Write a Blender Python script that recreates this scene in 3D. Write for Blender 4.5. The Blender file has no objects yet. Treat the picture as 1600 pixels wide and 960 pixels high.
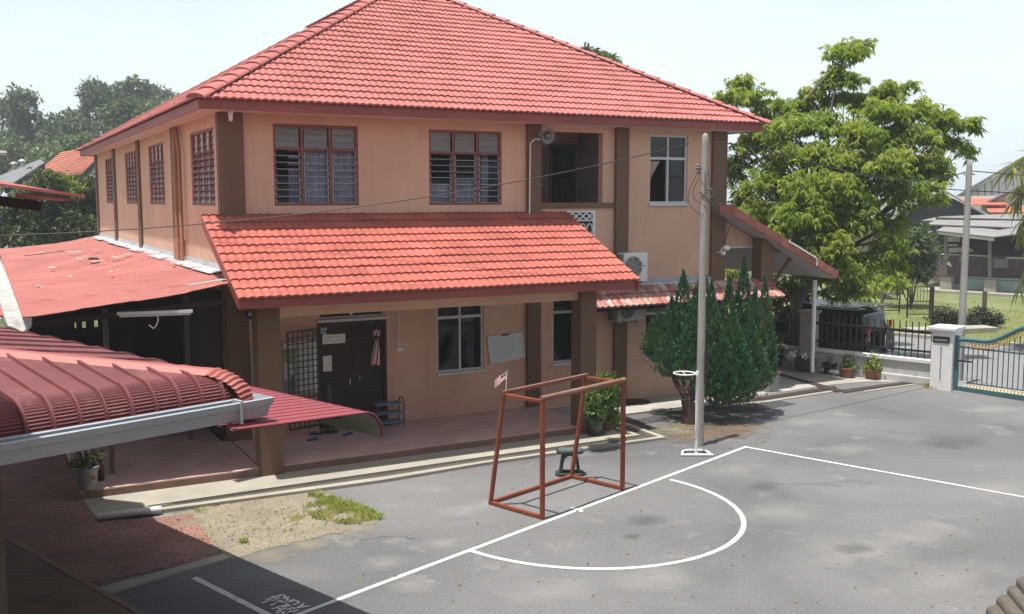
import bpy, bmesh, math, random
import numpy as np
from mathutils import Vector, Matrix
random.seed(7); rng = np.random.default_rng(7)
SC = bpy.context.scene
COL = SC.collection
R_ = math.radians

# ------------------------------------------------------------------ camera
CAM = Vector((0, 0, 4.8)); YAW, PITCH, ROLL, F = R_(28.39), R_(6.166), R_(-0.07), 1558.0
fw = Vector((math.sin(YAW)*math.cos(PITCH), math.cos(YAW)*math.cos(PITCH), -math.sin(PITCH)))
rt = fw.cross(Vector((0, 0, 1))).normalized(); up = rt.cross(fw)
rt, up = rt*math.cos(ROLL)+up*math.sin(ROLL), up*math.cos(ROLL)-rt*math.sin(ROLL)
cd = bpy.data.cameras.new("camera"); cam = bpy.data.objects.new("camera", cd); COL.objects.link(cam)
cam.matrix_world = Matrix(((rt.x, up.x, -fw.x, CAM.x), (rt.y, up.y, -fw.y, CAM.y), (rt.z, up.z, -fw.z, CAM.z), (0, 0, 0, 1)))
cd.sensor_width = 36; cd.lens = 36*F/1600; cd.clip_start = 0.05; cd.clip_end = 3000
SC.camera = cam

# ------------------------------------------------------------------ world, sun, exposure
SUNV = Vector((-0.206, -0.053, 1.0)).normalized()          # towards the sun (nearly overhead)
W = bpy.data.worlds.new("World"); SC.world = W; W.use_nodes = True
wn = W.node_tree.nodes; wl = W.node_tree.links; wn.clear()
sky = wn.new('ShaderNodeTexSky'); sky.sky_type = 'NISHITA'; sky.sun_disc = False
sky.sun_elevation = math.asin(SUNV.z); sky.sun_rotation = math.atan2(SUNV.x, SUNV.y) % (2*math.pi)
sky.air_density = 1.0; sky.dust_density = 4.0; sky.ozone_density = 1.0; sky.altitude = 0
tc = wn.new('ShaderNodeTexCoord')
nz = wn.new('ShaderNodeTexNoise'); nz.inputs['Scale'].default_value = 2.2; nz.inputs['Detail'].default_value = 5
cr = wn.new('ShaderNodeValToRGB'); cr.color_ramp.elements[0].position = .35; cr.color_ramp.elements[1].position = .75
cr.color_ramp.elements[0].color = (.72, .72, .72, 1); cr.color_ramp.elements[1].color = (.97, .97, .97, 1)
mx = wn.new('ShaderNodeMixRGB'); mx.inputs[2].default_value = (9.3, 10.6, 10.9, 1)      # thin white tropical haze over the blue
bg = wn.new('ShaderNodeBackground'); bg.inputs[1].default_value = 0.085
wo = wn.new('ShaderNodeOutputWorld')
wl.new(tc.outputs['Generated'], nz.inputs['Vector']); wl.new(nz.outputs['Fac'], cr.inputs[0])
sep = wn.new('ShaderNodeSeparateXYZ'); hr = wn.new('ShaderNodeValToRGB'); mul = wn.new('ShaderNodeMath'); mul.operation = 'MULTIPLY'
hr.color_ramp.elements[0].position = .12; hr.color_ramp.elements[0].color = (1,1,1,1); hr.color_ramp.elements[1].position = .55; hr.color_ramp.elements[1].color = (.22,.22,.22,1)   # haze thins towards the zenith
wl.new(tc.outputs['Generated'], sep.inputs[0]); wl.new(sep.outputs['Z'], hr.inputs[0]); wl.new(cr.outputs[0], mul.inputs[0]); wl.new(hr.outputs[0], mul.inputs[1])
wl.new(mul.outputs[0], mx.inputs[0]); wl.new(sky.outputs[0], mx.inputs[1]); wl.new(mx.outputs[0], bg.inputs[0]); wl.new(bg.outputs[0], wo.inputs[0])
sd = bpy.data.lights.new("sun", 'SUN'); sun = bpy.data.objects.new("sun", sd); COL.objects.link(sun)
sd.energy = 5.0; sd.angle = R_(0.6); sd.color = (1, .95, .88)
sun.rotation_euler = SUNV.to_track_quat('Z', 'Y').to_euler(); sun.location = (0, 0, 40)
vs = SC.view_settings; vs.view_transform = 'Standard'; vs.look = 'None'; vs.gamma = 1; vs.use_curve_mapping = False
vs.exposure = 0.52
SC.render.engine = 'CYCLES'
SC.cycles.max_bounces = 8; SC.cycles.transparent_max_bounces = 12; SC.cycles.use_denoising = True

# ------------------------------------------------------------------ picture point -> place
def ray(u, v): return rt*(u-800) + up*(-(v-480)) + fw*F
def G(u, v, z=0.0):
    d = ray(u, v); return CAM + d*((z-CAM.z)/d.z)
def onY(u, v, y): d = ray(u, v); return CAM + d*(y/d.y)
def onX(u, v, x): d = ray(u, v); return CAM + d*(x/d.x)
def dep(u, v, d): return CAM + ray(u, v)*(d/F)             # at a given distance along the view axis
E1 = Vector((.9438, .3305, 0)); E2 = Vector((-.3305, .9438, 0)); ZV = Vector((0, 0, 1)); XV = Vector((1, 0, 0)); YV = Vector((0, 1, 0))
def AB(a, b, z=0.0): return E1*a + E2*b + ZV*z              # the yard's own axes (goal line, boundary wall, old wing)
def onA(u, v, a): d = ray(u, v); return CAM + d*(a/d.dot(E1))

# ------------------------------------------------------------------ mesh builder
class MB:
    def __init__(s): s.v = []; s.f = []
    def add(s, pts, faces):
        o = len(s.v); s.v += [tuple(p) for p in pts]; s.f += [tuple(i+o for i in f) for f in faces]; return s
    def poly(s, *pts): return s.add(pts, [tuple(range(len(pts)))])
    def box(s, x0, x1, y0, y1, z0, z1):
        return s.add([(x0,y0,z0),(x1,y0,z0),(x1,y1,z0),(x0,y1,z0),(x0,y0,z1),(x1,y0,z1),(x1,y1,z1),(x0,y1,z1)],
                     [(0,3,2,1),(4,5,6,7),(0,1,5,4),(1,2,6,5),(2,3,7,6),(3,0,4,7)])
    def obox(s, c, ax, ay, az):                              # centre and three half vectors
        c, ax, ay, az = map(Vector, (c, ax, ay, az))
        P = [c-ax-ay-az, c+ax-ay-az, c+ax+ay-az, c-ax+ay-az, c-ax-ay+az, c+ax-ay+az, c+ax+ay+az, c-ax+ay+az]
        return s.add(P, [(0,3,2,1),(4,5,6,7),(0,1,5,4),(1,2,6,5),(2,3,7,6),(3,0,4,7)])
    def bar(s, p, q, w, h, u=(0,0,1)):
        p, q, u = Vector(p), Vector(q), Vector(u); d = q-p; L = d.length; d.normalize()
        sd_ = d.cross(u)
        if sd_.length < 1e-4: sd_ = d.cross(Vector((1,0,0)))
        sd_.normalize(); uu = sd_.cross(d)
        return s.obox((p+q)/2, d*L/2, sd_*w/2, uu*h/2)
    def tube(s, pts, r, n=8, cap=True):
        pts = [Vector(p) for p in pts]; m = len(pts); rr = r if isinstance(r, (list, tuple)) else [r]*m
        o = len(s.v); prev = None
        for i, p in enumerate(pts):
            t = (pts[min(i+1, m-1)]-pts[max(i-1, 0)]).normalized()
            if prev is None:
                a = t.cross(Vector((0,0,1)))
                if a.length < 1e-3: a = t.cross(Vector((1,0,0)))
            else: a = prev - t*prev.dot(t)
            a.normalize(); prev = a; b = t.cross(a)
            for k in range(n):
                g = 2*math.pi*k/n; s.v.append(tuple(p + (a*math.cos(g)+b*math.sin(g))*rr[i]))
        for i in range(m-1):
            for k in range(n):
                k2 = (k+1) % n; s.f.append((o+i*n+k, o+i*n+k2, o+(i+1)*n+k2, o+(i+1)*n+k))
        if cap:
            s.f.append(tuple(o+k for k in range(n-1, -1, -1))); s.f.append(tuple(o+(m-1)*n+k for k in range(n)))
        return s
    def lathe(s, c, prof, n=20, cap=True, axis=None):
        c = Vector(c); o = len(s.v); m = len(prof)
        if axis is None: X, Y, Z = XV, YV, ZV
        else:
            Z = Vector(axis).normalized(); X = Z.cross(Vector((0,0,1)))
            if X.length < 1e-3: X = Vector((1,0,0))
            X.normalize(); Y = Z.cross(X)
        for r, z in prof:
            for k in range(n):
                g = 2*math.pi*k/n; s.v.append(tuple(c + X*(r*math.cos(g)) + Y*(r*math.sin(g)) + Z*z))
        for i in range(m-1):
            for k in range(n):
                k2 = (k+1) % n; s.f.append((o+i*n+k, o+i*n+k2, o+(i+1)*n+k2, o+(i+1)*n+k))
        if cap:
            s.f.append(tuple(o+k for k in range(n-1, -1, -1))); s.f.append(tuple(o+(m-1)*n+k for k in range(n)))
        return s
    def prism(s, pts, ext):
        pts = [Vector(p) for p in pts]; ext = Vector(ext); n = len(pts)
        return s.add(pts + [p+ext for p in pts], [tuple(range(n-1, -1, -1)), tuple(range(n, 2*n))] + [(i, (i+1) % n, (i+1) % n+n, i+n) for i in range(n)])
    def slab(s, pts, z0, z1):
        return s.prism([(p[0], p[1], z0) for p in pts], (0, 0, z1-z0))
    def arr(s, V_, F_):
        return s.add([tuple(p) for p in V_], [tuple(f) for f in F_])
    def build(s, name, m, parent=None, smooth=False, bevel=0, recalc=True, local=False):
        me = bpy.data.meshes.new(name)
        o = bpy.data.objects.new(name, me); COL.objects.link(o)
        V_ = s.v
        if parent is not None:
            o.parent = parent
            if not local:
                off = Vector((0,0,0)); q = parent
                while q is not None: off = off + q.location; q = q.parent
                V_ = [(a-off.x, b-off.y, c-off.z) for a, b, c in V_]
        me.from_pydata(V_, [], s.f)
        if recalc:
            bm = bmesh.new(); bm.from_mesh(me); bmesh.ops.recalc_face_normals(bm, faces=bm.faces); bm.to_mesh(me); bm.free()
        me.materials.append(m)
        if smooth:
            me.polygons.foreach_set('use_smooth', [True]*len(me.polygons))
            try: me.set_sharp_from_angle(angle=R_(38))
            except Exception: pass
        if bevel:
            md = o.modifiers.new('bevel', 'BEVEL'); md.width = bevel; md.segments = 2; md.limit_method = 'ANGLE'; md.angle_limit = R_(40)
        return o
def tag(o, label=None, cat=None, group=None, kind=None):
    if label: o['label'] = label
    if cat: o['category'] = cat
    if group: o['group'] = group
    if kind: o['kind'] = kind
    return o
def thing(name, loc, label, cat, group=None):
    o = bpy.data.objects.new(name, None); COL.objects.link(o); o.location = loc; o.empty_display_size = .2
    return tag(o, label, cat, group)
def dup(root, loc, label=None, group=None):
    r = root.copy(); COL.objects.link(r); r.location = loc
    if label: r['label'] = label
    if group: r['group'] = group
    def kids(src, dst):
        for ch in list(src.children):
            c = ch.copy(); COL.objects.link(c); c.parent = dst; kids(ch, c)
    kids(root, r)
    return r
def struct(name, mb, m, **k):
    o = mb.build(name, m, **k); o['kind'] = 'structure'; return o

# ------------------------------------------------------------------ materials
def nodes(name):
    m = bpy.data.materials.new(name); m.use_nodes = True; nt = m.node_tree; nt.nodes.clear()
    out = nt.nodes.new('ShaderNodeOutputMaterial'); p = nt.nodes.new('ShaderNodeBsdfPrincipled'); nt.links.new(p.outputs[0], out.inputs[0])
    return m, nt, p, out
def N(nt, t, **kw):
    n = nt.nodes.new(t)
    for k, v in kw.items():
        if k in n.inputs: n.inputs[k].default_value = v
        else: setattr(n, k, v)
    return n
def ramp(nt, src, p0, p1, c0=(0,0,0,1), c1=(1,1,1,1)):
    r = nt.nodes.new('ShaderNodeValToRGB'); e = r.color_ramp.elements
    e[0].position = p0; e[1].position = p1; e[0].color = c0; e[1].color = c1; nt.links.new(src, r.inputs[0]); return r.outputs[0]
def mixc(nt, fac, a, b, typ='MIX'):
    n = nt.nodes.new('ShaderNodeMixRGB'); n.blend_type = typ
    for i, x in enumerate((fac, a, b)):
        if isinstance(x, (int, float)): n.inputs[i].default_value = x
        elif isinstance(x, tuple): n.inputs[i].default_value = (*x, 1) if len(x) == 3 else x
        else: nt.links.new(x, n.inputs[i])
    return n.outputs[0]
def noise(nt, co, scale, detail=4, rough=.6, dist=0):
    n = N(nt, 'ShaderNodeTexNoise', Scale=scale, Detail=detail, Roughness=rough, Distortion=dist)
    nt.links.new(co, n.inputs['Vector']); return n.outputs['Fac']
def coords(nt, scale=None):
    t = nt.nodes.new('ShaderNodeTexCoord'); c = t.outputs['Object']
    if scale:
        mp = nt.nodes.new('ShaderNodeMapping'); mp.inputs['Scale'].default_value = scale; nt.links.new(c, mp.inputs[0]); c = mp.outputs[0]
    return c
def bump(nt, p, h, strength=.3, dist=.01):
    b = N(nt, 'ShaderNodeBump', Strength=strength, Distance=dist); nt.links.new(h, b.inputs['Height']); nt.links.new(b.outputs[0], p.inputs['Normal'])
def sc(c, k): return tuple(min(1, x*k) for x in c)
MATS = {}
def M(name, col, rough=.7, var=.18, scale=1.3, fine=.1, fscale=60, bmp=0, metal=0, dirt=None, dirt_amt=.5, stretch=None, coat=0):
    """paint / plaster / concrete: slow colour drift + fine grain + optional dirt patches"""
    if name in MATS: return MATS[name]
    m, nt, p, out = nodes(name); co = coords(nt, stretch)
    c = mixc(nt, ramp(nt, noise(nt, co, scale, 5), .3, .7), sc(col, 1-var), sc(col, 1+var))
    if fine: c = mixc(nt, ramp(nt, noise(nt, co, fscale, 3), .3, .7), c, mixc(nt, 1.0, c, (1-fine*1.6,)*3, 'MULTIPLY'))
    if dirt:
        c = mixc(nt, ramp(nt, noise(nt, co, scale*2.3, 7, .7, .4), .55, .72, (0,0,0,1), (dirt_amt,)*3+(1,)), c, dirt)
    nt.links.new(c, p.inputs['Base Color'])
    p.inputs['Roughness'].default_value = rough; p.inputs['Metallic'].default_value = metal
    if coat: p.inputs['Coat Weight'].default_value = coat
    if bmp: bump(nt, p, noise(nt, co, fscale, 4), bmp, .004)
    MATS[name] = m; return m
def leafmat(name, c0, c1, c2=None, trans=.35, rough=.5):
    m, nt, p, out = nodes(name)
    g = nt.nodes.new('ShaderNodeNewGeometry'); co = coords(nt)
    c = mixc(nt, g.outputs['Random Per Island'], c0, c1)
    if c2: c = mixc(nt, ramp(nt, noise(nt, co, 1.1, 3), .45, .65), c, c2)
    nt.links.new(c, p.inputs['Base Color']); p.inputs['Roughness'].default_value = rough; p.inputs['Specular IOR Level'].default_value = .3
    t = nt.nodes.new('ShaderNodeBsdfTranslucent'); nt.links.new(mixc(nt, 1.0, c, (1.25, 1.25, .6), 'MULTIPLY'), t.inputs[0])
    ms = nt.nodes.new('ShaderNodeMixShader'); ms.inputs[0].default_value = trans
    nt.links.new(p.outputs[0], ms.inputs[1]); nt.links.new(t.outputs[0], ms.inputs[2]); nt.links.new(ms.outputs[0], out.inputs[0])
    return m
def glassmat(name, tint=(.25,.27,.28), refl=.5, trans=.6):
    m, nt, p, out = nodes(name)
    tr = nt.nodes.new('ShaderNodeBsdfTransparent'); tr.inputs[0].default_value = (*sc(tint, trans*2), 1)
    gl = nt.nodes.new('ShaderNodeBsdfGlossy'); gl.inputs['Roughness'].default_value = .03; gl.inputs[0].default_value = (.9,.92,.95,1)
    lw = N(nt, 'ShaderNodeLayerWeight', Blend=refl)
    ms = nt.nodes.new('ShaderNodeMixShader'); nt.links.new(lw.outputs['Fresnel'], ms.inputs[0])
    nt.links.new(tr.outputs[0], ms.inputs[1]); nt.links.new(gl.outputs[0], ms.inputs[2]); nt.links.new(ms.outputs[0], out.inputs[0])
    return m

def asphalt():
    m, nt, p, out = nodes('asphalt'); co = coords(nt)
    big = noise(nt, co, .22, 6, .62, .6); mid = noise(nt, co, 1.1, 6, .7, .3); fine = noise(nt, co, 55, 3, .7); grit = noise(nt, co, 160, 2)
    c = mixc(nt, ramp(nt, big, .30, .70), (.108,.110,.114), (.205,.206,.208))
    c = mixc(nt, ramp(nt, mid, .58, .80, (0,0,0,1), (.6,.6,.6,1)), c, (.38,.375,.36))       # pale dusty scuffs
    c = mixc(nt, ramp(nt, noise(nt, co, .55, 5, .6, .5), .66, .76, (0,0,0,1), (.55,.55,.55,1)), c, (.085,.085,.085))  # oily spots
    c = mixc(nt, ramp(nt, noise(nt, co, 7, 6, .75), .62, .80, (0,0,0,1), (.4,.4,.4,1)), c, (.32,.31,.29))
    c = mixc(nt, ramp(nt, fine, .36, .64), mixc(nt, 1.0, c, (.58,.58,.58), 'MULTIPLY'), mixc(nt, 1.0, c, (1.2,1.2,1.2), 'MULTIPLY'))
    c = mixc(nt, ramp(nt, noise(nt, co, 24, 3, .7), .38, .62), mixc(nt, 1.0, c, (.8,.8,.8), 'MULTIPLY'), c)
    c = mixc(nt, ramp(nt, grit, .35, .65), mixc(nt, 1.0, c, (.8,.8,.8), 'MULTIPLY'), mixc(nt, 1.0, c, (1.15,1.15,1.15), 'MULTIPLY'))
    nt.links.new(c, p.inputs['Base Color']); p.inputs['Roughness'].default_value = .85
    bump(nt, p, grit, .5, .006); return m
def brickfloor(name, c1, c2, mortar, bw, bh, ms_, rot=0, speck=0, rough=.75):
    m, nt, p, out = nodes(name); t = nt.nodes.new('ShaderNodeTexCoord'); mp = nt.nodes.new('ShaderNodeMapping')
    mp.inputs['Rotation'].default_value = (0, 0, rot); nt.links.new(t.outputs['Object'], mp.inputs[0]); co = mp.outputs[0]
    b = N(nt, 'ShaderNodeTexBrick'); b.inputs['Color1'].default_value = (*c1, 1); b.inputs['Color2'].default_value = (*c2, 1); b.inputs['Mortar'].default_value = (*mortar, 1)
    b.inputs['Scale'].default_value = 1; b.inputs['Brick Width'].default_value = bw; b.inputs['Row Height'].default_value = bh; b.inputs['Mortar Size'].default_value = ms_
    nt.links.new(co, b.inputs[0]); c = b.outputs['Color']
    c = mixc(nt, ramp(nt, noise(nt, co, 1.2, 5), .3, .7), mixc(nt, 1.0, c, (.72,.72,.72), 'MULTIPLY'), mixc(nt, 1.0, c, (1.15,1.15,1.15), 'MULTIPLY'))
    if speck: c = mixc(nt, ramp(nt, noise(nt, co, 60, 2), .42, .6, (0,0,0,1), (speck,)*3+(1,)), c, sc(c1, .5))
    nt.links.new(c, p.inputs['Base Color']); p.inputs['Roughness'].default_value = rough
    bump(nt, p, b.outputs['Fac'], -.4, .004); return m
def tilemat(name, col, stain, s0=.62, sa=.45):
    m, nt, p, out = nodes(name); co = coords(nt); g = nt.nodes.new('ShaderNodeNewGeometry')
    c = mixc(nt, ramp(nt, noise(nt, co, .5, 6, .65), .3, .7), sc(col, .86), sc(col, 1.12))
    c = mixc(nt, ramp(nt, noise(nt, co, 3.1, 4), .35, .65), mixc(nt, 1.0, c, (.9,.87,.87), 'MULTIPLY'), c)
    c = mixc(nt, ramp(nt, noise(nt, coords(nt, (3, .6, .6)), 2.6, 6, .7, .5), s0, s0+.16, (0,0,0,1), (sa,sa,sa,1)), c, stain)
    c = mixc(nt, ramp(nt, noise(nt, co, 70, 2), .35, .65), c, mixc(nt, 1.0, c, (.88,.88,.88), 'MULTIPLY'))
    mp = nt.nodes.new('ShaderNodeMapping'); mp.inputs['Scale'].default_value = (2.44, 2.44, 7.0); nt.links.new(co, mp.inputs[0])
    fl = nt.nodes.new('ShaderNodeVectorMath'); fl.operation = 'FLOOR'; nt.links.new(mp.outputs[0], fl.inputs[0])
    wn_ = nt.nodes.new('ShaderNodeTexWhiteNoise'); nt.links.new(fl.outputs[0], wn_.inputs[0])          # every tile fades a little differently
    c = mixc(nt, wn_.outputs['Value'], mixc(nt, 1.0, c, (.86,.84,.83), 'MULTIPLY'), mixc(nt, 1.0, c, (1.08,1.08,1.06), 'MULTIPLY'))
    c = mixc(nt, ramp(nt, noise(nt, coords(nt, (1.5, 1.5, .25)), 1.4, 7, .7, .3), .56, .74, (0,0,0,1), (.38,.38,.38,1)), c, sc(col, .45))
    nt.links.new(c, p.inputs['Base Color']); p.inputs['Roughness'].default_value = .6; p.inputs['Specular IOR Level'].default_value = .3
    return m
def oldsheet():
    m, nt, p, out = nodes('old_red_sheet'); co = coords(nt)
    c = mixc(nt, ramp(nt, noise(nt, co, .6, 6, .65), .3, .7), (.27,.080,.066), (.385,.138,.118))
    c = mixc(nt, ramp(nt, noise(nt, coords(nt, (1, 6, 1)), 1.6, 6, .7), .48, .72, (0,0,0,1), (.7,.7,.7,1)), c, (.27,.075,.062))
    c = mixc(nt, ramp(nt, noise(nt, coords(nt, (1.2, 7, 1)), 2.6, 5, .6), .665, .69, (0,0,0,1), (.8,.8,.8,1)), c, (.52,.46,.41))
    c = mixc(nt, ramp(nt, noise(nt, co, 40, 3), .3, .7), c, mixc(nt, 1.0, c, (.85,.85,.85), 'MULTIPLY'))
    nt.links.new(c, p.inputs['Base Color']); p.inputs['Roughness'].default_value = .8; return m
def grassmat(name, a, b, dry):
    m, nt, p, out = nodes(name); co = coords(nt)
    c = mixc(nt, ramp(nt, noise(nt, co, .5, 6, .7), .3, .7), a, b)
    c = mixc(nt, ramp(nt, noise(nt, co, .9, 5, .7, .6), .5, .72), c, dry)
    c = mixc(nt, ramp(nt, noise(nt, co, 14, 5, .8), .3, .7), mixc(nt, 1.0, c, (.6,.6,.6), 'MULTIPLY'), c)
    nt.links.new(c, p.inputs['Base Color']); p.inputs['Roughness'].default_value = .95; bump(nt, p, noise(nt, co, 30, 4), .8, .05); return m
WALL = (.67,.425,.305)
m_wall = M('peach_plaster', WALL, .85, .09, .6, .08, 45, .25, dirt=(.42,.26,.18), dirt_amt=.45)
def streaks(m, amt, tint):                                   # rain streaks and grime running down the plaster
    nt = m.node_tree; p = nt.nodes['Principled BSDF']; c = p.inputs['Base Color'].links[0].from_socket
    f = ramp(nt, noise(nt, coords(nt, (3.2, 3.2, .16)), 1.7, 6, .65, .2), .50, .74, (0,0,0,1), (amt,)*3+(1,))
    c = mixc(nt, f, c, tint); c = mixc(nt, ramp(nt, noise(nt, coords(nt), .35, 4), .35, .7), c, mixc(nt, 1.0, c, (.90,.88,.86), 'MULTIPLY')); nt.links.new(c, p.inputs['Base Color'])
streaks(m_wall, .36, (.42,.265,.19))
m_col = M('brown_paint', (.150,.084,.047), .75, .12, .8, .08, 50, .2)
m_fascia = M('maroon_brown_paint', (.27,.058,.048), .6, .15, .9, .06, 40, dirt=(.33,.12,.09), dirt_amt=.5)
m_soffit = M('soffit_board', (.64,.54,.49), .8, .08, .7)
m_winfr = M('redbrown_frame_paint', (.22,.060,.042), .55, .15, 2)
m_alu = M('white_aluminium', (.60,.61,.62), .45, .06, 3)
m_dark = M('dark_interior', (.022,.020,.019), .9, .2, 1)
m_darkwood = M('dark_brown_wood', (.034,.018,.013), .85, .25, 2, stretch=(1,1,.2))
m_black = M('black_paint', (.018,.018,.019), .4, .2, 3)
m_tile_main = tilemat('pink_roof_tile', (.415,.138,.126), (.38,.10,.09))
m_tile_ver = tilemat('orange_roof_tile', (.41,.117,.090), (.40,.09,.07))
m_tile_old = tilemat('lichen_roof_tile', (.36,.12,.10), (.55,.50,.44), .46, .9)
m_sheet = oldsheet()
m_asph = asphalt()
m_conc = M('grey_concrete', (.36,.345,.31), .9, .2, .9, .15, 40, .3, dirt=(.22,.21,.19), dirt_amt=.6)
m_lip = M('pale_cement', (.33,.31,.26), .9, .15, 1.2, .12, 50, .3, dirt=(.30,.27,.21), dirt_amt=.5)
m_conc2 = M('weathered_concrete_pole', (.34,.325,.30), .9, .18, 2.5, .15, 30, .3, stretch=(1,1,.35))
m_white = M('white_paint', (.72,.72,.71), .5, .06, 2, .05)
m_line = M('road_marking_paint', (.74,.74,.71), .85, .08, 3, .2, 45, dirt=(.26,.26,.255), dirt_amt=.8)
m_galv = M('galvanised', (.42,.42,.41), .45, .15, 2, metal=.3)
m_glass = glassmat('dark_window_glass', (.18,.18,.19), .30, .9)
m_louvre = glassmat('louvre_glass', (.46,.46,.48), .22, .9)
m_frost = M('frosted_grey_louvre', (.20,.185,.18), .3, .2, 2)
m_frost2 = M('pale_grey_louvre', (.50,.47,.45), .35, .35, 9)
m_curt = M('grey_blue_curtain', (.62,.64,.72), .9, .25, 3)
m_pinkc = M('beige_curtain', (.55,.42,.34), .9, .15, 3)

# ================================================================== ground, yard, road
m_ground = grassmat('rough_ground', (.055,.085,.025), (.10,.13,.04), (.20,.18,.10))
m_lawn = grassmat('mown_lawn', (.125,.160,.045), (.20,.23,.08), (.30,.28,.15))
m_paver = brickfloor('red_brick_pavers', (.30,.15,.125), (.24,.11,.09), (.10,.08,.07), .21, .105, .008, rot=R_(19.3))
m_ptile = brickfloor('pink_speckled_tile', (.66,.46,.42), (.62,.42,.38), (.46,.30,.27), .30, .30, .004, speck=.5, rough=.5)
m_dirt = M('dry_sandy_soil', (.265,.23,.175), .95, .2, 1.5, .3, 22, .6, dirt=(.25,.20,.12), dirt_amt=.6)
m_soil = M('dark_leafy_soil', (.22,.16,.11), .95, .35, 2.2, .3, 18, .6, dirt=(.36,.31,.20), dirt_amt=.7)
m_newasph = M('fresh_dark_asphalt', (.060,.060,.065), .85, .15, 1, .25, 60, .4)
m_road = M('road_asphalt', (.20,.205,.21), .9, .1, .4, .15, 30, .3)
m_rust = M('rusty_grating', (.048,.030,.025), .85, .35, 3, .3, 40, .3)

struct('ground', MB().poly((-900,-900,-.08),(900,-900,-.08),(900,900,-.08),(-900,900,-.08)), m_ground)
yard = [AB(5.2,-10), AB(26.05,-10), AB(26.05,12.6), Vector((20.4,19.25,0)), Vector((1.2,19.25,0)), AB(5.2,17)]
struct('asphalt_yard', MB().slab(yard, -.10, 0), m_asph)
struct('brick_paving', MB().slab([AB(5.27,12.1), Vector((2.76,13.28,0)), G(300,806), G(215,813), G(150,813), (1.34,17.0), (1.34,30,0), (-3,30,0), (-3,17,0), AB(5.27,16)], -.06, .012), m_paver)
struct('paving_edge', MB().slab([G(112,932), G(350,868), G(362,873), G(130,941)], -.05, .022), m_conc)
def rough(poly, amp=.05, step=.12, seed=1):
    r_ = random.Random(seed); out = []
    for i in range(len(poly)):
        p, q = Vector(poly[i]), Vector(poly[(i+1) % len(poly)]); n = max(1, int((q-p).length/step))
        for k in range(n):
            w = p.lerp(q, k/n); out.append(w + Vector((r_.uniform(-amp,amp), r_.uniform(-amp,amp), 0)))
    return out
def softmat(name, col, strength, nscale=2.5):
    m, nt, p, out = nodes(name); t = nt.nodes.new('ShaderNodeTexCoord'); gr = nt.nodes.new('ShaderNodeTexGradient'); gr.gradient_type = 'SPHERICAL'
    mp = nt.nodes.new('ShaderNodeMapping'); mp.inputs['Location'].default_value = (-1,-1,0); mp.inputs['Scale'].default_value = (2,2,0); nt.links.new(t.outputs['Generated'], mp.inputs[0]); nt.links.new(mp.outputs[0], gr.inputs[0])
    f = ramp(nt, mixc(nt, .62, gr.outputs['Color'], noise(nt, t.outputs['Object'], nscale, 7, .7, .5)), .36, .66, (0,0,0,1), (strength,)*3+(1,))
    f = mixc(nt, 1.0, f, ramp(nt, gr.outputs['Color'], .0, .25), 'MULTIPLY')
    f = mixc(nt, 1.0, f, ramp(nt, noise(nt, t.outputs['Object'], 45, 3, .7), .25, .6, (.45,.45,.45,1)), 'MULTIPLY')
    nt.links.new(mixc(nt, noise(nt, t.outputs['Object'], 30, 3), sc(col,.75), sc(col,1.25)), p.inputs['Base Color']); p.inputs['Roughness'].default_value = .9
    tr = nt.nodes.new('ShaderNodeBsdfTransparent'); ms = nt.nodes.new('ShaderNodeMixShader'); nt.links.new(f, ms.inputs[0]); nt.links.new(tr.outputs[0], ms.inputs[1]); nt.links.new(p.outputs[0], ms.inputs[2]); nt.links.new(ms.outputs[0], out.inputs[0]); return m
s_dark, s_pale, s_sand, s_leaf = softmat('oily_stain', (.095,.095,.095), .5, 2.2), softmat('pale_scuff', (.37,.37,.36), .36, 1.5), softmat('drifted_sand', (.27,.24,.18), .7, 3), softmat('leaf_dust', (.17,.115,.075), .8, 3)
SK = [0]
def stain(name, u, v, ru, rv, m):
    SK[0] += 1; z = .0072+.0012*(SK[0] % 9); a, b, c, d = G(u-ru, v, z), G(u, v-rv, z), G(u+ru, v, z), G(u, v+rv, z); ctr_ = (a+c)/2; hx = (c-a)/2; hy = (b-d)/2; n = 26
    mb = MB(); mb.poly(*[ctr_+hx*math.cos(2*math.pi*i/n)+hy*math.sin(2*math.pi*i/n) for i in range(n)]); struct(name, mb, m)
for q in ((1010,812,46,11),(987,838,20,6),(1335,856,44,12),(1190,760,44,8),(1490,690,90,12)): stain('asphalt_stain', *q, s_dark)
for q in ((1150,735,70,16),(1330,703,60,14),(1215,800,120,22),(1340,860,160,30),(1480,905,180,36),(1440,835,120,22),(1545,640,70,12),(1180,668,70,10),(640,915,50,18),(600,880,60,14),(690,850,40,10),(720,800,60,10),(760,790,60,9),(540,850,30,8),(1020,905,120,20),(860,925,120,22),(1250,660,60,8),(1560,765,90,16)): stain('asphalt_scuff', *q, s_pale)
struct('soil_bed', MB().slab(rough([G(225,811), G(300,797), G(490,766), G(535,779), G(600,812), G(540,830), G(420,858), G(372,872), G(345,868), G(305,822)], .06), -.05, .008), m_dirt)
stain('leaf_dust', 1090, 674, 100, 24, s_leaf); stain('leaf_dust', 1150, 668, 60, 18, s_leaf); stain('drifted_sand', 1055, 672, 44, 12, s_sand); stain('drifted_sand', 1085, 681, 40, 9, s_sand); stain('drifted_sand', 1140, 660, 50, 8, s_sand)
for q in ((420,868,60,16),(560,826,50,12),(480,852,60,12),(330,860,40,12),(300,815,40,8)): stain('drifted_sand', *q, s_sand)
struct('asphalt_patch', MB().slab([G(966,660), G(1003,655), G(1060,640), G(1128,632), G(1204,624), G(1243,632), G(1180,643), G(1098,650), G(1060,655), G(1004,663), G(1024,672), G(1016,676)], -.05, .011), m_newasph)
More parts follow.
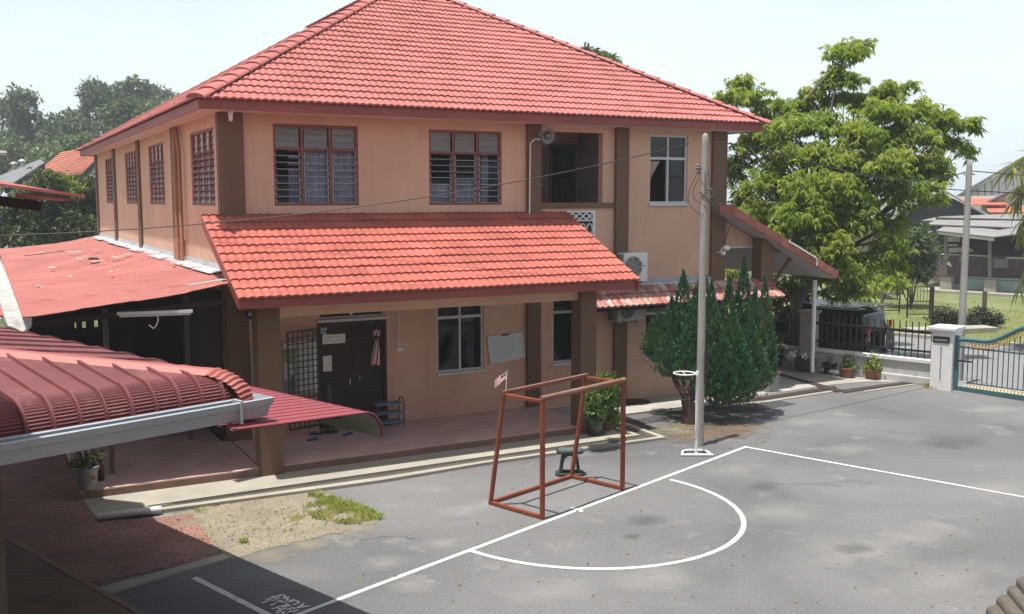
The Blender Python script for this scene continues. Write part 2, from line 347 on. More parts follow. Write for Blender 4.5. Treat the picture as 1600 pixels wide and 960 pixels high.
# apron and drain in front of the verandah
struct('concrete_apron', MB().slab([(1.42,15.95),(2.2,16.02),(4.5,16.30),(8.2,16.34),(11.55,16.34),(11.55,17.02),(1.34,17.02)], -.05, .020), m_lip)
struct('concrete_apron', MB().slab([(11.1,17.05),(11.6,17.05),(11.6,18.0),(14.3,18.0),(15.4,18.2),(15.6,19.35),(11.1,19.35)], -.05, .045), m_conc)
dr = MB()
dr.slab([(2.2,16.06),(8.2,16.20),(11.62,16.22),(11.62,16.34),(8.2,16.34),(4.5,16.30)], -.05, .045)      # inner lip
dr.slab([(1.45,15.72),(5.95,15.62),(8.0,15.78),(12.05,15.78),(12.05,15.90),(8.0,15.90),(5.95,15.80),(1.45,15.84)], -.05, .055)   # outer lip
dr.slab([(11.62,16.22),(11.72,16.22),(11.72,17.9),(11.62,17.9)], -.05, .045)
dr.slab([(11.93,15.9),(12.05,15.9),(12.12,17.8),(12.0,17.8)], -.05, .055)
struct('drain', dr, m_lip)
struct('drain_channel', MB().slab([(1.5,15.85),(5.95,15.81),(8.0,15.91),(11.92,15.91),(12.0,17.85),(11.73,17.9),(11.73,16.21),(8.2,16.19),(2.2,16.05)], -.04, .004), M('shade_tinted_channel', (.085,.075,.058), .9, .3, 2, .2, 30))  # dark colour stands in for the shade of a deeper channel
struct('rusty_drain_cover', MB().slab([G(1128,629), G(1210,618.5), G(1304,604), G(1308,608), G(1205,624), G(1132,634)], -.04, .021).slab([G(1210,586), G(1217,584.5), G(1318,611), G(1308,614)], -.04, .024)
       .slab([G(1312,611), G(1380,601.5), G(1428,597), G(1431,599), G(1384,605), G(1320,615)], -.04, .018), m_rust)
struct('kerb', MB().slab([G(1128,634), G(1200,627), G(1300,612), G(1301,613.6), G(1200,629.5), G(1128,637)], -.04, .022).slab([G(1350,612), G(1430,601), G(1431,602), G(1350,613.6)], -.04, .020), m_lip)
struct('porch_floor', MB().slab([(15.4,18.25),(17.0,18.35),(19.3,18.5),(20.6,18.35),(21.6,17.75),(20.3,22.5),(15.4,22.5)], -.05, .014), m_conc)
struct('manhole_cover', MB().lathe((13.55,18.95,.046), [(.36,0),(.36,.012),(.30,.016)], 28), m_rust)
ck = MB()
for pts in ([(1180,752),(1235,757),(1290,756),(1322,762)],[(560,845),(600,838),(655,842)],[(1340,650),(1400,655),(1470,648)]):
    pp_ = []
    for i in range(len(pts)-1):
        for k in range(8): a_ = Vector(G(*pts[i])).lerp(G(*pts[i+1]), k/8); pp_.append(a_+Vector((random.uniform(-.03,.03), random.uniform(-.03,.03), 0)))
    for i in range(len(pp_)-1):
        d_ = (pp_[i+1]-pp_[i]).normalized(); n_ = Vector((-d_.y,d_.x,0))*random.uniform(.002,.005); z_ = Vector((0,0,.0045)); ck.poly(pp_[i]-n_+z_, pp_[i+1]-n_+z_, pp_[i+1]+n_+z_, pp_[i]+n_+z_)
struct('asphalt_cracks', ck, m_newasph)
# painted court lines (about 8 cm of road paint)
def strip(mb, pts, w, z=.005):
    pts = [Vector((p[0],p[1],z)) for p in pts]; L = []; Rr = []
    for i, p in enumerate(pts):
        t = (pts[min(i+1,len(pts)-1)]-pts[max(i-1,0)]).normalized(); n = Vector((-t.y,t.x,0)); k = w*(.5+.04*math.sin(i*2.3))
        L.append(p+n*k); Rr.append(p-n*k)
    for i in range(len(pts)-1): mb.poly(Rr[i], Rr[i+1], L[i+1], L[i])
ln = MB()
def seg(p, q, n=14): return [Vector(p).lerp(Vector(q), i/n) for i in range(n+1)]
strip(ln, seg(G(420,978), G(1167,698), 30), .072)
strip(ln, seg(G(1165,699), G(1760,806), 24), .066, .0062)
strip(ln, seg(G(303,903), G(432,968), 10), .085)
strip(ln, seg(G(893,794), G(910,800), 3), .07, .0066)
struct('painted_lines', ln, m_line)
A1, A2 = G(736,861), G(1047,750); ctr = (A1+A2)/2; ra = (A1-A2).length/2; dx = (A2-A1).normalized(); dy = Vector((dx.y,-dx.x,0))
arc = MB(); strip(arc, [ctr - dx*ra*math.cos(math.pi*i/60) + dy*(ra*1.03)*math.sin(math.pi*i/60) for i in range(61)], .074, .0056)
struct('painted_arc', arc, m_line)
# hand painted letters on the asphalt, as far as they can be read
def letter(ch, u, v, size, ang, name='painted_letter'):
    cu = bpy.data.curves.new('letter', 'FONT'); cu.body = ch; cu.size = size; cu.align_x = 'CENTER'; cu.align_y = 'CENTER'; cu.offset = .006
    t = bpy.data.objects.new('letter', cu); COL.objects.link(t); bpy.context.view_layer.update()
    me = bpy.data.meshes.new_from_object(t.evaluated_get(bpy.context.evaluated_depsgraph_get())); bpy.data.objects.remove(t)
    o = bpy.data.objects.new(name, me); COL.objects.link(o); me.materials.append(m_line)
    o.location = G(u, v, .0062); o.rotation_euler = (0,0,ang); o['kind'] = 'structure'
for ch, x, y in (('A',1160,515),('U',950,425),('N',790,350),('G',620,285),('I',1000,560),('A',780,495),('A',620,398),('G',430,325),('N',880,618),('H',590,572),('I',500,450),('L',250,380),('N',700,682)):
    letter(ch, 400+x/16, 915+y/16, .20, R_(199) - R_(90))
# road, kerbs and the lawn beyond the boundary
struct('road', MB().slab([AB(26.95,-60), AB(35,-60), AB(35,120), AB(26.95,120)], -.12, -.03), m_road)
struct('road_kerb', MB().slab([AB(35.0,-60), AB(35.25,-60), AB(35.25,120), AB(35.0,120)], -.12, .09), m_lip)
struct('road_verge', MB().slab([AB(26.0,-60), AB(26.95,-60), AB(26.95,120), AB(26.0,120)], -.12, -.012), m_conc)
struct('lawn', MB().slab([AB(35.25,-60), AB(56,-60), AB(56,120), AB(35.25,120)], -.12, -.02), m_lawn)

# ================================================================== main school building
BX0, BX1, BY0, BY1 = 4.20, 16.38, 19.30, 40.2
bld = thing('school_building', (BX0, BY0, 0), 'two-storey peach school building with brown columns and a pink tiled hip roof', 'building')

def wall_holes(mb, O, U, V, Wd, Hd, holes, Nn, dpt):
    O, U, V, Nn = map(Vector, (O, U, V, Nn))
    us = sorted({0, Wd, *[h[0] for h in holes], *[h[1] for h in holes]}); vz = sorted({0, Hd, *[h[2] for h in holes], *[h[3] for h in holes]})
    P = lambda a, b, k: O + U*a + V*b - Nn*k
    for i in range(len(us)-1):
        for j in range(len(vz)-1):
            cx, cz = (us[i]+us[i+1])/2, (vz[j]+vz[j+1])/2
            if any(h[0] < cx < h[1] and h[2] < cz < h[3] for h in holes): continue
            for k in (0, dpt): mb.poly(P(us[i],vz[j],k), P(us[i+1],vz[j],k), P(us[i+1],vz[j+1],k), P(us[i],vz[j+1],k))
    for a0, a1, b0, b1 in holes:
        for (p, q) in (((a0,b0),(a1,b0)), ((a1,b0),(a1,b1)), ((a1,b1),(a0,b1)), ((a0,b1),(a0,b0))):
            mb.poly(P(*p,0), P(*q,0), P(*q,dpt), P(*p,dpt))
HW = [(5.20,6.92,4.68,6.26), (8.47,10.18,4.68,6.25), (14.12,15.24,4.70,6.31)]
HB = (11.13,12.80,4.72,6.30)
HD = (6.01,7.44,.15,2.30); HT = (6.01,7.44,2.40,2.62)
HL = [(8.61,9.73,1.10,2.66), (11.48,12.66,1.08,2.62), (14.05,15.35,1.02,2.45)]
wl_ = MB()
fr = [(a-BX0,b-BX0,c,d) for a,b,c,d in HW+[HB,HD,HT]+HL] 
wall_holes(wl_, (BX0,BY0,0), XV, ZV, BX1-BX0, 6.44, fr, -YV, .18)
SWIN = [(19.88,22.20), (25.57,27.90), (30.20,32.45), (35.30,37.5)]
wall_holes(wl_, (BX0,BY0+.181,0), YV, ZV, BY1-BY0-.181, 6.44, [(a-BY0-.181,b-BY0-.181,4.68,6.20) for a,b in SWIN], -XV, .18)
wl_.poly((BX1,BY0,0),(BX1,BY1,0),(BX1,BY1,6.44),(BX1,BY0,6.44)).poly((BX0,BY1,0),(BX1,BY1,0),(BX1,BY1,6.44),(BX0,BY1,6.44))
wl_.build('wall', m_wall, bld, recalc=False)
MB().box(BX0+.2,BX1-.05,BY0+1.4,BY1-.1,3.1,3.3).box(BX0+.2,10.9,BY0+.2,BY0+1.39,3.1,3.3).box(13.0,BX1-.05,BY0+.2,BY0+1.39,3.1,3.3).build('floor_slab', m_dark, bld)
MB().box(BX0+.2,BX1-.05,BY0+4.2,BY0+4.3,0,6.4).box(10.88,10.98,BY0+.2,BY0+4.19,0,6.4).box(12.95,13.05,BY0+.2,BY0+4.19,0,6.4).build('partition', M('grey_interior_wall', (.16,.13,.11), .9), bld)
# columns, proud of the wall
def column(x0, x1, y0, y1, z0, z1): MB().box(x0,x1,y0,y1,z0,z1).build('column', m_col, bld, bevel=.012)
for x0, x1 in ((10.78,11.13), (13.12,13.48), (15.96,16.40)): column(x0, x1, BY0-.09, BY0+.01, 0, 6.435)
column(4.19, 4.62, BY0-.09, BY0+.012, 0, 6.435)
column(BX0-.03, BX0+.004, BY0+.001, BY0+.25, 0, 6.434)
for y0, y1 in ((23.85,24.25), (29.35,29.75), (34.7,35.1), (39.85,40.22)): column(BX0-.07, BX0+.01, y0, y1, 0, 6.435)
dp = MB()
dp.tube([(BX0-.09,23.55,6.40),(BX0-.11,23.45,6.0),(BX0-.11,23.45,3.35)], .05, 10); dp.tube([(BX0-.09,23.35,6.38),(BX0-.11,22.95,5.9),(BX0-.11,22.95,3.35)], .045, 10)
dp.box(BX0-.16,BX0-.01,23.15,23.75,3.35,3.9); dp.build('downpipe', M('peach_brown_paint', (.36,.17,.10), .7), bld, smooth=True)

# roof -------------------------------------------------------------
def tile_slope(mb, O, U, V, L, S, xl, xr, wave=.165, course=.32, amp=.024, step=.032, nx=6):
    O, U, V = map(Vector, (O, U, V)); Nn = U.cross(V).normalized()
    n = max(2, int(L/wave*nx)); base = np.linspace(0, L, n+1); o, u, v, nn = (np.array(a) for a in (O,U,V,Nn))
    rows = int(math.ceil(S/course)); 
    jit = rng.normal(0, 1, (rows, n//nx+2))
    for r in range(rows):
        v0, v1 = r*course, min(S, (r+1)*course); rings = []
        for k, (vv, h0) in enumerate(((v0, -.012), (v0, step), (v1, 0))):
            a, b = xl(vv), xr(vv)
            if b <= a: a = b = (a+b)/2
            x = np.clip(base, a, b); h = amp*np.abs(np.sin(np.pi*x/wave))**.8 + h0
            t = (x/(wave*2)).astype(int) % jit.shape[1]
            h = h + (jit[r, t]*.0022 if k == 1 else 0); sl = (jit[r, t]*.0035 if k < 2 and r > 0 else 0)
            rings.append(o + x[:,None]*u + (vv+np.zeros_like(x)+sl)[:,None]*v + h[:,None]*nn)
        P = np.concatenate(rings); m_ = n+1; fs = []
        for k in (0, 1):
            aL, bL = xl((v0,v0,v1)[k]), xr((v0,v0,v1)[k]); aH, bH = xl((v0,v0,v1)[k+1]), xr((v0,v0,v1)[k+1])
            for i in range(n):
                lo, hi = base[i], base[i+1]
                if hi <= min(aL,aH) or lo >= max(bL,bH): continue
                fs.append((k*m_+i, k*m_+i+1, (k+1)*m_+i+1, (k+1)*m_+i))
        mb.arr(P, fs)
def caps(p, q, r=.19, ln_=.42, lift=.06, name='hip_cap', m=None, parent=None):
    p, q = Vector(p), Vector(q); d = (q-p); Lg = d.length; d.normalize(); s = d.cross(ZV).normalized(); n = s.cross(d); mb = MB()
    k = int(Lg/ln_)
    for i in range(k):
        a = p + d*(i*ln_); b = p + d*((i+1)*ln_+.03); o = len(mb.v)
        for c, rr, hh in ((a, r*1.02, .030+lift), (b, r*.95, .012+lift-.02)):
            for j in range(9):
                g = math.pi*j/8; mb.v.append(tuple(c + s*(rr*math.cos(g)) + n*(hh*math.sin(g) - .02)))
        for j in range(8): mb.f.append((o+j, o+j+1, o+9+j+1, o+9+j))
        mb.f.append(tuple(o+j for j in range(9)))
    return mb.build(name, m, parent, recalc=True)
RX0, RX1, RY0, RY1, RZ, APEX = 3.64, 17.08, 18.55, 40.75, 6.60, 10.52
half = (RX1-RX0)/2; rise = APEX-RZ; S = math.hypot(half, rise); cs, sn = half/S, rise/S
MT = dict(wave=.145, course=.290, amp=.027, step=.031); rf = MB(); Lf = RX1-RX0; Ls = RY1-RY0
tile_slope(rf, (RX0,RY0,RZ), (1,0,0), (0,cs,sn), Lf, S, lambda v: v*cs, lambda v: Lf-v*cs, **MT)
tile_slope(rf, (RX0,RY1,RZ), (0,-1,0), (cs,0,sn), Ls, S, lambda v: v*cs, lambda v: Ls-v*cs, nx=5, **MT)
tile_slope(rf, (RX1,RY0,RZ), (0,1,0), (-cs,0,sn), Ls, S, lambda v: v*cs, lambda v: Ls-v*cs, nx=4, **MT)
tile_slope(rf, (RX1,RY1,RZ), (-1,0,0), (0,-cs,sn), Lf, S, lambda v: v*cs, lambda v: Lf-v*cs, nx=4, **MT)
roof = rf.build('roof', m_tile_main, bld, recalc=False)
XC = (RX0+RX1)/2
caps((RX0-.03,RY0-.03,RZ+.02), (XC,RY0+half,APEX+.02), m=m_tile_main, parent=roof); caps((RX1+.03,RY0-.03,RZ+.02), (XC,RY0+half,APEX+.02), m=m_tile_main, parent=roof)
caps((RX0,RY1,RZ+.02), (XC,RY1-half,APEX+.02), m=m_tile_main, parent=roof); caps((RX1,RY1,RZ+.02), (XC,RY1-half,APEX+.02), m=m_tile_main, parent=roof)
caps((XC,RY0+half,APEX+.03), (XC,RY1-half,APEX+.03), m=m_tile_main, parent=roof, name='ridge_cap')
fx0, fx1, fy0, fy1 = RX0+.05, RX1-.12, RY0+.06, RY1-.06
fa = MB().box(fx0,fx1,fy0,fy0+.03,6.42,6.60).box(fx0,fx0+.03,fy0+.031,fy1,6.42,6.60).box(fx1-.03,fx1,fy0+.031,fy1,6.42,6.60).box(fx0+.031,fx1-.031,fy1-.03,fy1,6.42,6.60)
fa.build('fascia', m_fascia, roof)
MB().box(fx0+.03,fx1-.03,fy0+.03,fy1-.03,6.438,6.46).build('soffit', m_soffit, bld)

# windows ----------------------------------------------------------
def louvre_window(O, U, Nn, w, h, bays, hi, curtains=(), grill=False, tilt=24):
    O, U, Nn = map(Vector, (O, U, Nn)); P = lambda a, b, k: O + U*a + ZV*b - Nn*k
    f = MB(); t = .05
    def fb(a0, a1, b0, b1, k0=.03, k1=.11): f.obox((P(a0,b0,k0)+P(a1,b1,k1))/2, U*abs(a1-a0)/2, Nn*(k1-k0)/2, ZV*abs(b1-b0)/2)
    fb(0,w,0,t); fb(0,w,h-t,h); fb(0,t,t,h-t); fb(w-t,w,t,h-t)
    bw = w/bays
    for i in range(1, bays): fb(i*bw-t/2, i*bw+t/2, t, h-t)
    for i in range(bays): fb(i*bw+(t if i == 0 else t/2), (i+1)*bw-(t if i == bays-1 else t/2), h-hi-t, h-hi, .02, .11)
    if grill:
        for i in range(bays):
            for q in (1,2): fb(i*bw+bw*q/3-.008, i*bw+bw*q/3+.008, t, h-t, .005, .02)
        for k in range(1, 9): fb(t, w-t, k*h/9-.007, k*h/9+.007, .021, .029)
    win = f.build('window', m_winfr, bld)
    g = MB(); g2 = MB(); cl_ = {}
    for i in range(bays):
        a0, a1 = i*bw+t*.75, (i+1)*bw-t*.75
        for (z0, z1, ns, tl) in ((t, h-hi-t, 8, tilt), (h-hi, h-t, 3, 8)):
            hh = (z1-z0)/ns
            for k in range(ns):
                zc = z0+(k+.5)*hh; gg = g if tl > 10 else g2; an = R_(tl + random.uniform(-3,3) + (22 if (i == 0 and tl > 10 and k > 3) else 0)); d = Vector(ZV)*math.cos(an) - Nn*math.sin(an)*1
                pc = P((a0+a1)/2, zc, .07); gg.obox(pc, U*((a1-a0)/2-.015), d.cross(U).normalized()*.003, d*hh*.53)
                if tl > 10:
                    for a in (a0+.012, a1-.012): cl_.setdefault(a, MB()).obox(P(a, zc, .055), U*.009, Nn*.02, d*hh*.36)
                    cl_[a0+.012].obox(pc-d*hh*.53, U*((a1-a0)/2-.012), Nn*.004, ZV*.005)
    g.build('louvre_glass', m_frost2 if grill else m_louvre, win); g2.build('frosted_louvre', m_frost2 if grill else m_frost, win)
    for a, c in cl_.items(): c.obox(P(a, t+(h-hi-2*t)/2, .085), U*.008, Nn*.006, ZV*(h-hi-2*t)/2); c.build('louvre_channel', m_galv, win)
    for a0, a1, z0, z1 in curtains:
        n = 40; cm = MB(); pr = None
        for i in range(n+1):
            a = a0+(a1-a0)*i/n; k = .17+.022*math.sin(i*1.25)+.012*math.sin(i*3.1)
            cu = (P(a, z0, k), P(a, z1, k))
            if pr: cm.poly(pr[0], cu[0], cu[1], pr[1])
            pr = cu
        cm.build('curtain', m_curt, win, smooth=True)
w1 = HW[0]; louvre_window((w1[0],BY0,w1[2]), XV, -YV, w1[1]-w1[0], w1[3]-w1[2], 3, .45, [(.33,.54,0,1.1),(.60,1.14,0,1.1),(1.16,1.70,0,1.1)])
w2 = HW[1]; louvre_window((w2[0],BY0,w2[2]), XV, -YV, w2[1]-w2[0], w2[3]-w2[2], 3, .45, [(.02,.55,0,.45),(.62,1.1,0,.55),(1.30,1.46,0,1.1)])
for a, b in SWIN:
    louvre_window((BX0,b,4.68), -YV, -XV, b-a, 1.52, 4, .42, grill=True, tilt=35)
def alu_window(O, U, Nn, w, h, hi, parts=2, sill=True, slid=False):
    O, U, Nn = map(Vector, (O, U, Nn)); P = lambda a, b, k: O + U*a + ZV*b - Nn*k; f = MB(); t = .045
    def fb(a0, a1, b0, b1, k0=.04, k1=.10): f.obox((P(a0,b0,k0)+P(a1,b1,k1))/2, U*abs(a1-a0)/2, Nn*(k1-k0)/2, ZV*abs(b1-b0)/2)
    fb(0,w,0,t); fb(0,w,h-t,h); fb(0,t,t,h-t); fb(w-t,w,t,h-t)
    if hi: fb(t, w-t, h-hi-.03, h-hi+.03)
    for i in range(1, parts):
        x = w*i/parts
        if hi: fb(x-.022, x+.022, t, h-hi-.03); fb(x-.022, x+.022, h-hi+.03, h-t)
        else: fb(x-.022, x+.022, t, h-t)
    win = f.build('window', m_alu, bld)
    g = MB()
    if slid: g.obox(P(w*.25, h-hi/2, .075), U*(w/4-.03), Nn*.003, ZV*(hi/2-.03))     # lower left pane slid open
    for i in range(1 if slid else 0, parts): g.obox(P(w*(i+.5)/parts, h/2, .075+.012*(i % 2)), U*(w/parts/2-.03), Nn*.003, ZV*(h/2-.02))
    g.build('pane', m_glass, win)
    if sill: MB().obox(P(w/2, -.03, .0), U*(w/2+.03), Nn*.055, ZV*.025).build('sill', m_alu, win)
    return win
w3 = HW[2]; aw = alu_window((w3[0],BY0,w3[2]), XV, -YV, w3[1]-w3[0], w3[3]-w3[2], .55, slid=True)
cm = MB(); pr = None
for i in range(15):                                             # gathered curtain, tied back to the left
    t_ = i/14; z_ = w3[2]+1.0-t_*1.0; wd = .05+.30*max(0, 1-t_*1.8)**1.3
    row = [Vector((w3[0]+.05+wd*j/10, BY0+.13+.02*math.sin(j*2.1), z_)) for j in range(11)]
    if pr:
        for j in range(10): cm.poly(pr[j], pr[j+1], row[j+1], row[j])
    pr = row
cm.build('curtain', m_pinkc, aw, smooth=True)
for a, b, c_, d_ in HL: alu_window((a,BY0,c_), XV, -YV, b-a, d_-c_, .38)
alu_window((HT[0],BY0,HT[2]), XV, -YV, HT[1]-HT[0], HT[3]-HT[2], 0)
# double door, grille leaf, transom ---------------------------------
dl, dr_ = HD[0], HD[1]; dm = (dl+dr_)/2
dfr = MB().box(dl-.02,dl+.05,BY0-.02,BY0+.12,.16,2.33).box(dr_-.05,dr_+.02,BY0-.02,BY0+.12,.16,2.33).box(dl+.05,dr_-.05,BY0-.02,BY0+.12,2.25,2.33)
door = dfr.build('door_frame', m_darkwood, bld)
for x0, x1 in ((dl+.05, dm-.004), (dm+.004, dr_-.05)):
    d_ = MB().box(x0,x1,BY0+.03,BY0+.07,.17,2.25)
    for k in range(5): d_.box(x0+.08,x1-.08,BY0+.022,BY0+.030,.28+k*.40,.58+k*.40)
    dd = d_.build('door', m_darkwood, door, bevel=.004)
MB().tube([(dm+.14,BY0+.02,1.10),(dm+.14,BY0-.01,1.10),(dm+.14,BY0-.01,1.20),(dm+.14,BY0+.02,1.20)], .010, 8).build('handle', m_galv, door); MB().box(dm-.07,dm-.05,BY0+.005,BY0+.03,1.02,1.14).build('lock_plate', m_galv, door)
# open steel grille leaf, folded back against the wall on the left
gr = MB(); gx0, gx1 = 5.32, 5.98; P = lambda t, z: Vector((gx0+(gx1-gx0)*t, BY0-.24+.20*t, z))
for t_ in (0, 1): gr.bar(P(t_,.28), P(t_,2.22), .035, .035, YV)
for z_ in (.28, 2.22): gr.bar(P(0,z_), P(1,z_), .035, .035)
for i in range(1, 6): gr.bar(P(i/6,.28), P(i/6,2.22), .02, .02, YV)
for i in range(1, 16): gr.bar(P(0,.28+1.94*i/16), P(1,.28+1.94*i/16), .018, .018)
gate_leaf = gr.build('door_grille', m_black, bld); MB().bar(P(.12,1.05), P(.12,1.35), .03, .05, YV).build('handle', m_black, gate_leaf)
# balcony bay --------------------------------------------------------
bx0, bx1 = 10.99, 12.95
MB().box(bx0,bx1,BY0+1.30,BY0+1.38,3.3,6.43).box(10.985,11.06,BY0+.19,BY0+1.29,3.3,6.43).build('balcony_wall', M('brown_painted_shade_plaster', (.32,.175,.12), .85), bld)  # plaster coloured darker to paint in the shade of the recess
MB().box(11.15,12.05,BY0+1.24,BY0+1.30,3.35,6.05).build('balcony_door', M('chocolate_door', (.105,.045,.033), .6), bld)
MB().box(11.78,11.82,BY0+1.205,BY0+1.24,5.02,5.22).tube([(11.80,BY0+1.22,5.14),(11.80,BY0+1.17,5.14),(11.90,BY0+1.17,5.14)], .010, 6).build('handle', m_alu, bld.children[-1])
gd = MB().box(12.12,12.18,BY0+1.22,BY0+1.27,3.35,6.1).box(12.80,12.86,BY0+1.22,BY0+1.27,3.35,6.1).box(12.18,12.80,BY0+1.22,BY0+1.27,6.04,6.1)
for i in range(1, 6): gd.box(12.18+.62*i/6-.008,12.18+.62*i/6+.008,BY0+1.23,BY0+1.25,3.35,6.04)
for i in range(1, 9): gd.box(12.18,12.80,BY0+1.235,BY0+1.247,3.35+.3*i-.01,3.35+.3*i+.01)
gd_ = gd.build('balcony_grille_door', m_black, bld)
MB().box(12.19,12.79,BY0+1.258,BY0+1.266,3.4,6.03).build('pane', m_glass, gd_)
MB().box(11.16,11.62,BY0+.85,BY0+1.1,4.2,5.0).build('cupboard', M('grey_cupboard', (.22,.20,.18), .7), bld)
MB().box(11.131,13.119,BY0-.05,BY0+.22,4.60,4.718).build('balcony_rail', m_col, bld, bevel=.008)
vb = MB(); vx0, vx1, vz0, vz1 = 11.25, 12.52, 3.55, 4.50
vb.box(vx0-.04,vx0,BY0-.045,BY0+.0,vz0-.04,vz1+.04).box(vx1,vx1+.06,BY0-.045,BY0+.0,vz0-.04,vz1+.04).box(vx0,vx1,BY0-.045,BY0+.0,vz1,vz1+.04).box(vx0,vx1,BY0-.045,BY0+.0,vz0-.04,vz0)
nc = 7; cw = (vx1-vx0)/nc
for i in range(nc):
    for j, zz in enumerate((vz1-.16, vz1-.58, vz1-.9)):
        x0 = vx0+i*cw; xm = x0+cw/2
        if j == 0:
            vb.bar((x0,BY0-.03,zz), (x0+cw,BY0-.03,zz+.15), .028, .028, YV); vb.bar((x0,BY0-.025,zz+.15), (x0+cw,BY0-.025,zz), .028, .028, YV)
        else:
            r_ = cw*.48
            vb.tube([(xm+r_*math.cos(g*math.pi/6)*.9, BY0-.03, zz+.19+r_*1.5*math.sin(g*math.pi/6)) for g in range(13)], .016, 6)
    vb.bar((vx0+i*cw,BY0-.035,vz1-.18), (vx0+(i+1)*cw,BY0-.035,vz1-.18), .03, .03, YV)
vb.build('vent_block_screen', m_white, bld)
MB().box(vx0,vx1,BY0-.008,BY0-.003,vz0,vz1).build('vent_painted_shade', m_black, bld)  # black sheet painted as the shade behind the vent openings

# verandah -----------------------------------------------------------
VX0, VX1, VYE, VZE, VZT = 3.79, 11.80, 16.42, 3.17, 4.50
vL = VX1-VX0; run = BY0-.02-VYE; vr = VZT-VZE; vS = math.hypot(run, vr); vc, vsn = run/vS, vr/vS
vm = MB(); tile_slope(vm, (VX0,VYE,VZE), (1,0,0), (0,vc,vsn), vL, vS, lambda v: 0, lambda v: vL, wave=.147, course=.312, amp=.026, step=.031)
vroof = vm.build('verandah_roof', m_tile_ver, bld, recalc=False)
def vz(y, off): return VZE + (y-VYE)*vr/run + off
MB().box(VX0+.03,VX1-.06,VYE+.05,VYE+.08,3.00,3.165).build('fascia', m_fascia, vroof)
for x in (VX0-.005, VX1-.035):
    MB().prism([(x,VYE+.02,vz(VYE,-.17)), (x,VYE+.02,vz(VYE,.02)), (x,BY0-.11,vz(BY0-.1,.02)), (x,BY0-.11,vz(BY0-.1,-.17))], (.035,0,0)).build('barge_board', m_fascia, vroof)
MB().prism([(VX0+.04,VYE+.09,3.0),(VX0+.04,VYE+.09,3.04),(VX0+.04,BY0-.1,vz(BY0-.1,-.10)),(VX0+.04,BY0-.1,vz(BY0-.1,-.15))], (vL-.12,0,0)).build('soffit', m_soffit, vroof)
MB().box(4.60,10.73,17.05,17.28,2.77,3.06).build('verandah_beam', m_wall, bld)
for x0, x1 in ((4.20,4.60), (10.73,11.11)): column(x0, x1, 16.92, 17.30, 0, 3.2)
MB().slab([(1.36,17.0),(11.08,17.03),(11.08,BY0-.002),(BX0-.15,BY0-.002),(BX0-.15,30),(1.36,30)], -.04, .15).build('verandah_floor', m_ptile, bld)
MB().slab([(1.34,16.975),(11.09,17.005),(11.09,17.029),(1.34,16.999)], -.04, .135).build('step_face', M('brown_step_tile', (.21,.125,.095), .7, .2, 3), bld)
MB().box(4.205,4.225,17.3,19.2,.151,.158).build('floor_joint', m_col, bld)
# low tiled lean-to over the right-hand windows ------------------------
lx0, lx1 = 11.75, 17.75; lm = MB(); lr, lrz = BY0-.1-18.55, .42; lS = math.hypot(lr, lrz)
tile_slope(lm, (lx0,18.55,2.36), (1,0,0), (0,lr/lS,lrz/lS), lx1-lx0, lS, lambda v: 0, lambda v: lx1-lx0, course=.44, amp=.03, step=.04)
lroof = lm.build('lean_to_roof', m_tile_old, bld, recalc=False)
MB().box(lx0+.05,lx1-.3,18.68,18.74,2.28,2.36).build('rafter_rail', m_darkwood, lroof)
MB().box(13.48,15.95,BY0-.10,BY0-.005,2.80,2.90).build('flashing', M('blue_grey_flashing', (.30,.36,.46), .6), bld)
MB().box(13.6,15.95,BY0-.13,BY0-.101,2.78,2.82).build('flashing', m_alu, bld)
# porch on the right ------------------------------------------------------
pf, pb = 18.75, 23.6
top0, top1 = Vector((16.16,pf,4.44)), Vector((19.66,pf,2.74)); D = (top1-top0); Dn = D.normalized(); nn = Vector((-Dn.z,0,Dn.x))
if nn.z < 0: nn = -nn
pw = MB().prism([top0, top1, top1+nn*.055, top0+nn*.055], (0,pb-pf,0)); proof = pw.build('porch_roof', M('grey_porch_sheet', (.44,.42,.41), .8, .1, .6), bld)
MB().prism([top0+Vector((-.02,-.05,0)), top1+Vector((.02,-.05,0)), top1+nn*.20+Vector((.02,-.05,0)), top0+nn*.20+Vector((-.02,-.05,0))], (0,.045,0)).build('barge_board', M('worn_red_board', (.36,.115,.08), .7, .25, 3, dirt=(.55,.42,.36), dirt_amt=.5), proof)
MB().prism([(15.75,pf-.055,4.45), (16.2,pf-.055,4.45), (16.25,pf-.055,4.66), (15.75,pf-.055,4.66)], (0,.05,0)).build('ridge_board', m_fascia, proof)
tp = MB(); tile_slope(tp, top1+nn*.07+Vector((.05,0,0)), (0,1,0), tuple(-Dn), pb-pf, D.length, lambda v: 0, lambda v: pb-pf, nx=4); tp.build('tiles', M('grey_brown_tile', (.22,.17,.14), .8, .25, 2), proof, recalc=False)
MB().prism([(16.41,BY0+.1,3.62), (17.40,BY0+.1,3.62), (17.40,BY0+.1,3.82), (16.41,BY0+.1,4.30)], (0,.12,0)).build('porch_wall', m_wall, bld)
MB().box(16.41,17.40,BY0+.06,BY0+.099,3.575,3.618).build('ledge', m_alu, bld)
column(17.40, 17.80, 19.02, 19.38, 0, 3.78)
MB().bar((17.80,19.2,3.50), (19.0,19.2,3.46), .08, .10).bar((17.80,19.2,2.45), (18.70,19.2,3.44), .08, .08, YV).build('bracket', M('red_brown_beam', (.17,.075,.055), .7), bld)
column(17.45, 17.80, 23.0, 23.3, 0, 3.7)
MB().box(15.45,16.6,18.75,19.2,0,.16).box(15.6,17.3,18.95,19.28,.161,.34).build('porch_step', M('red_step_paint', (.27,.115,.09), .8, .2, 2), bld)
MB().tube([(19.58,19.35,2.66),(19.58,19.35,.34),(19.55,19.30,.20)], .055, 12).build('downpipe', m_white, bld, smooth=True)
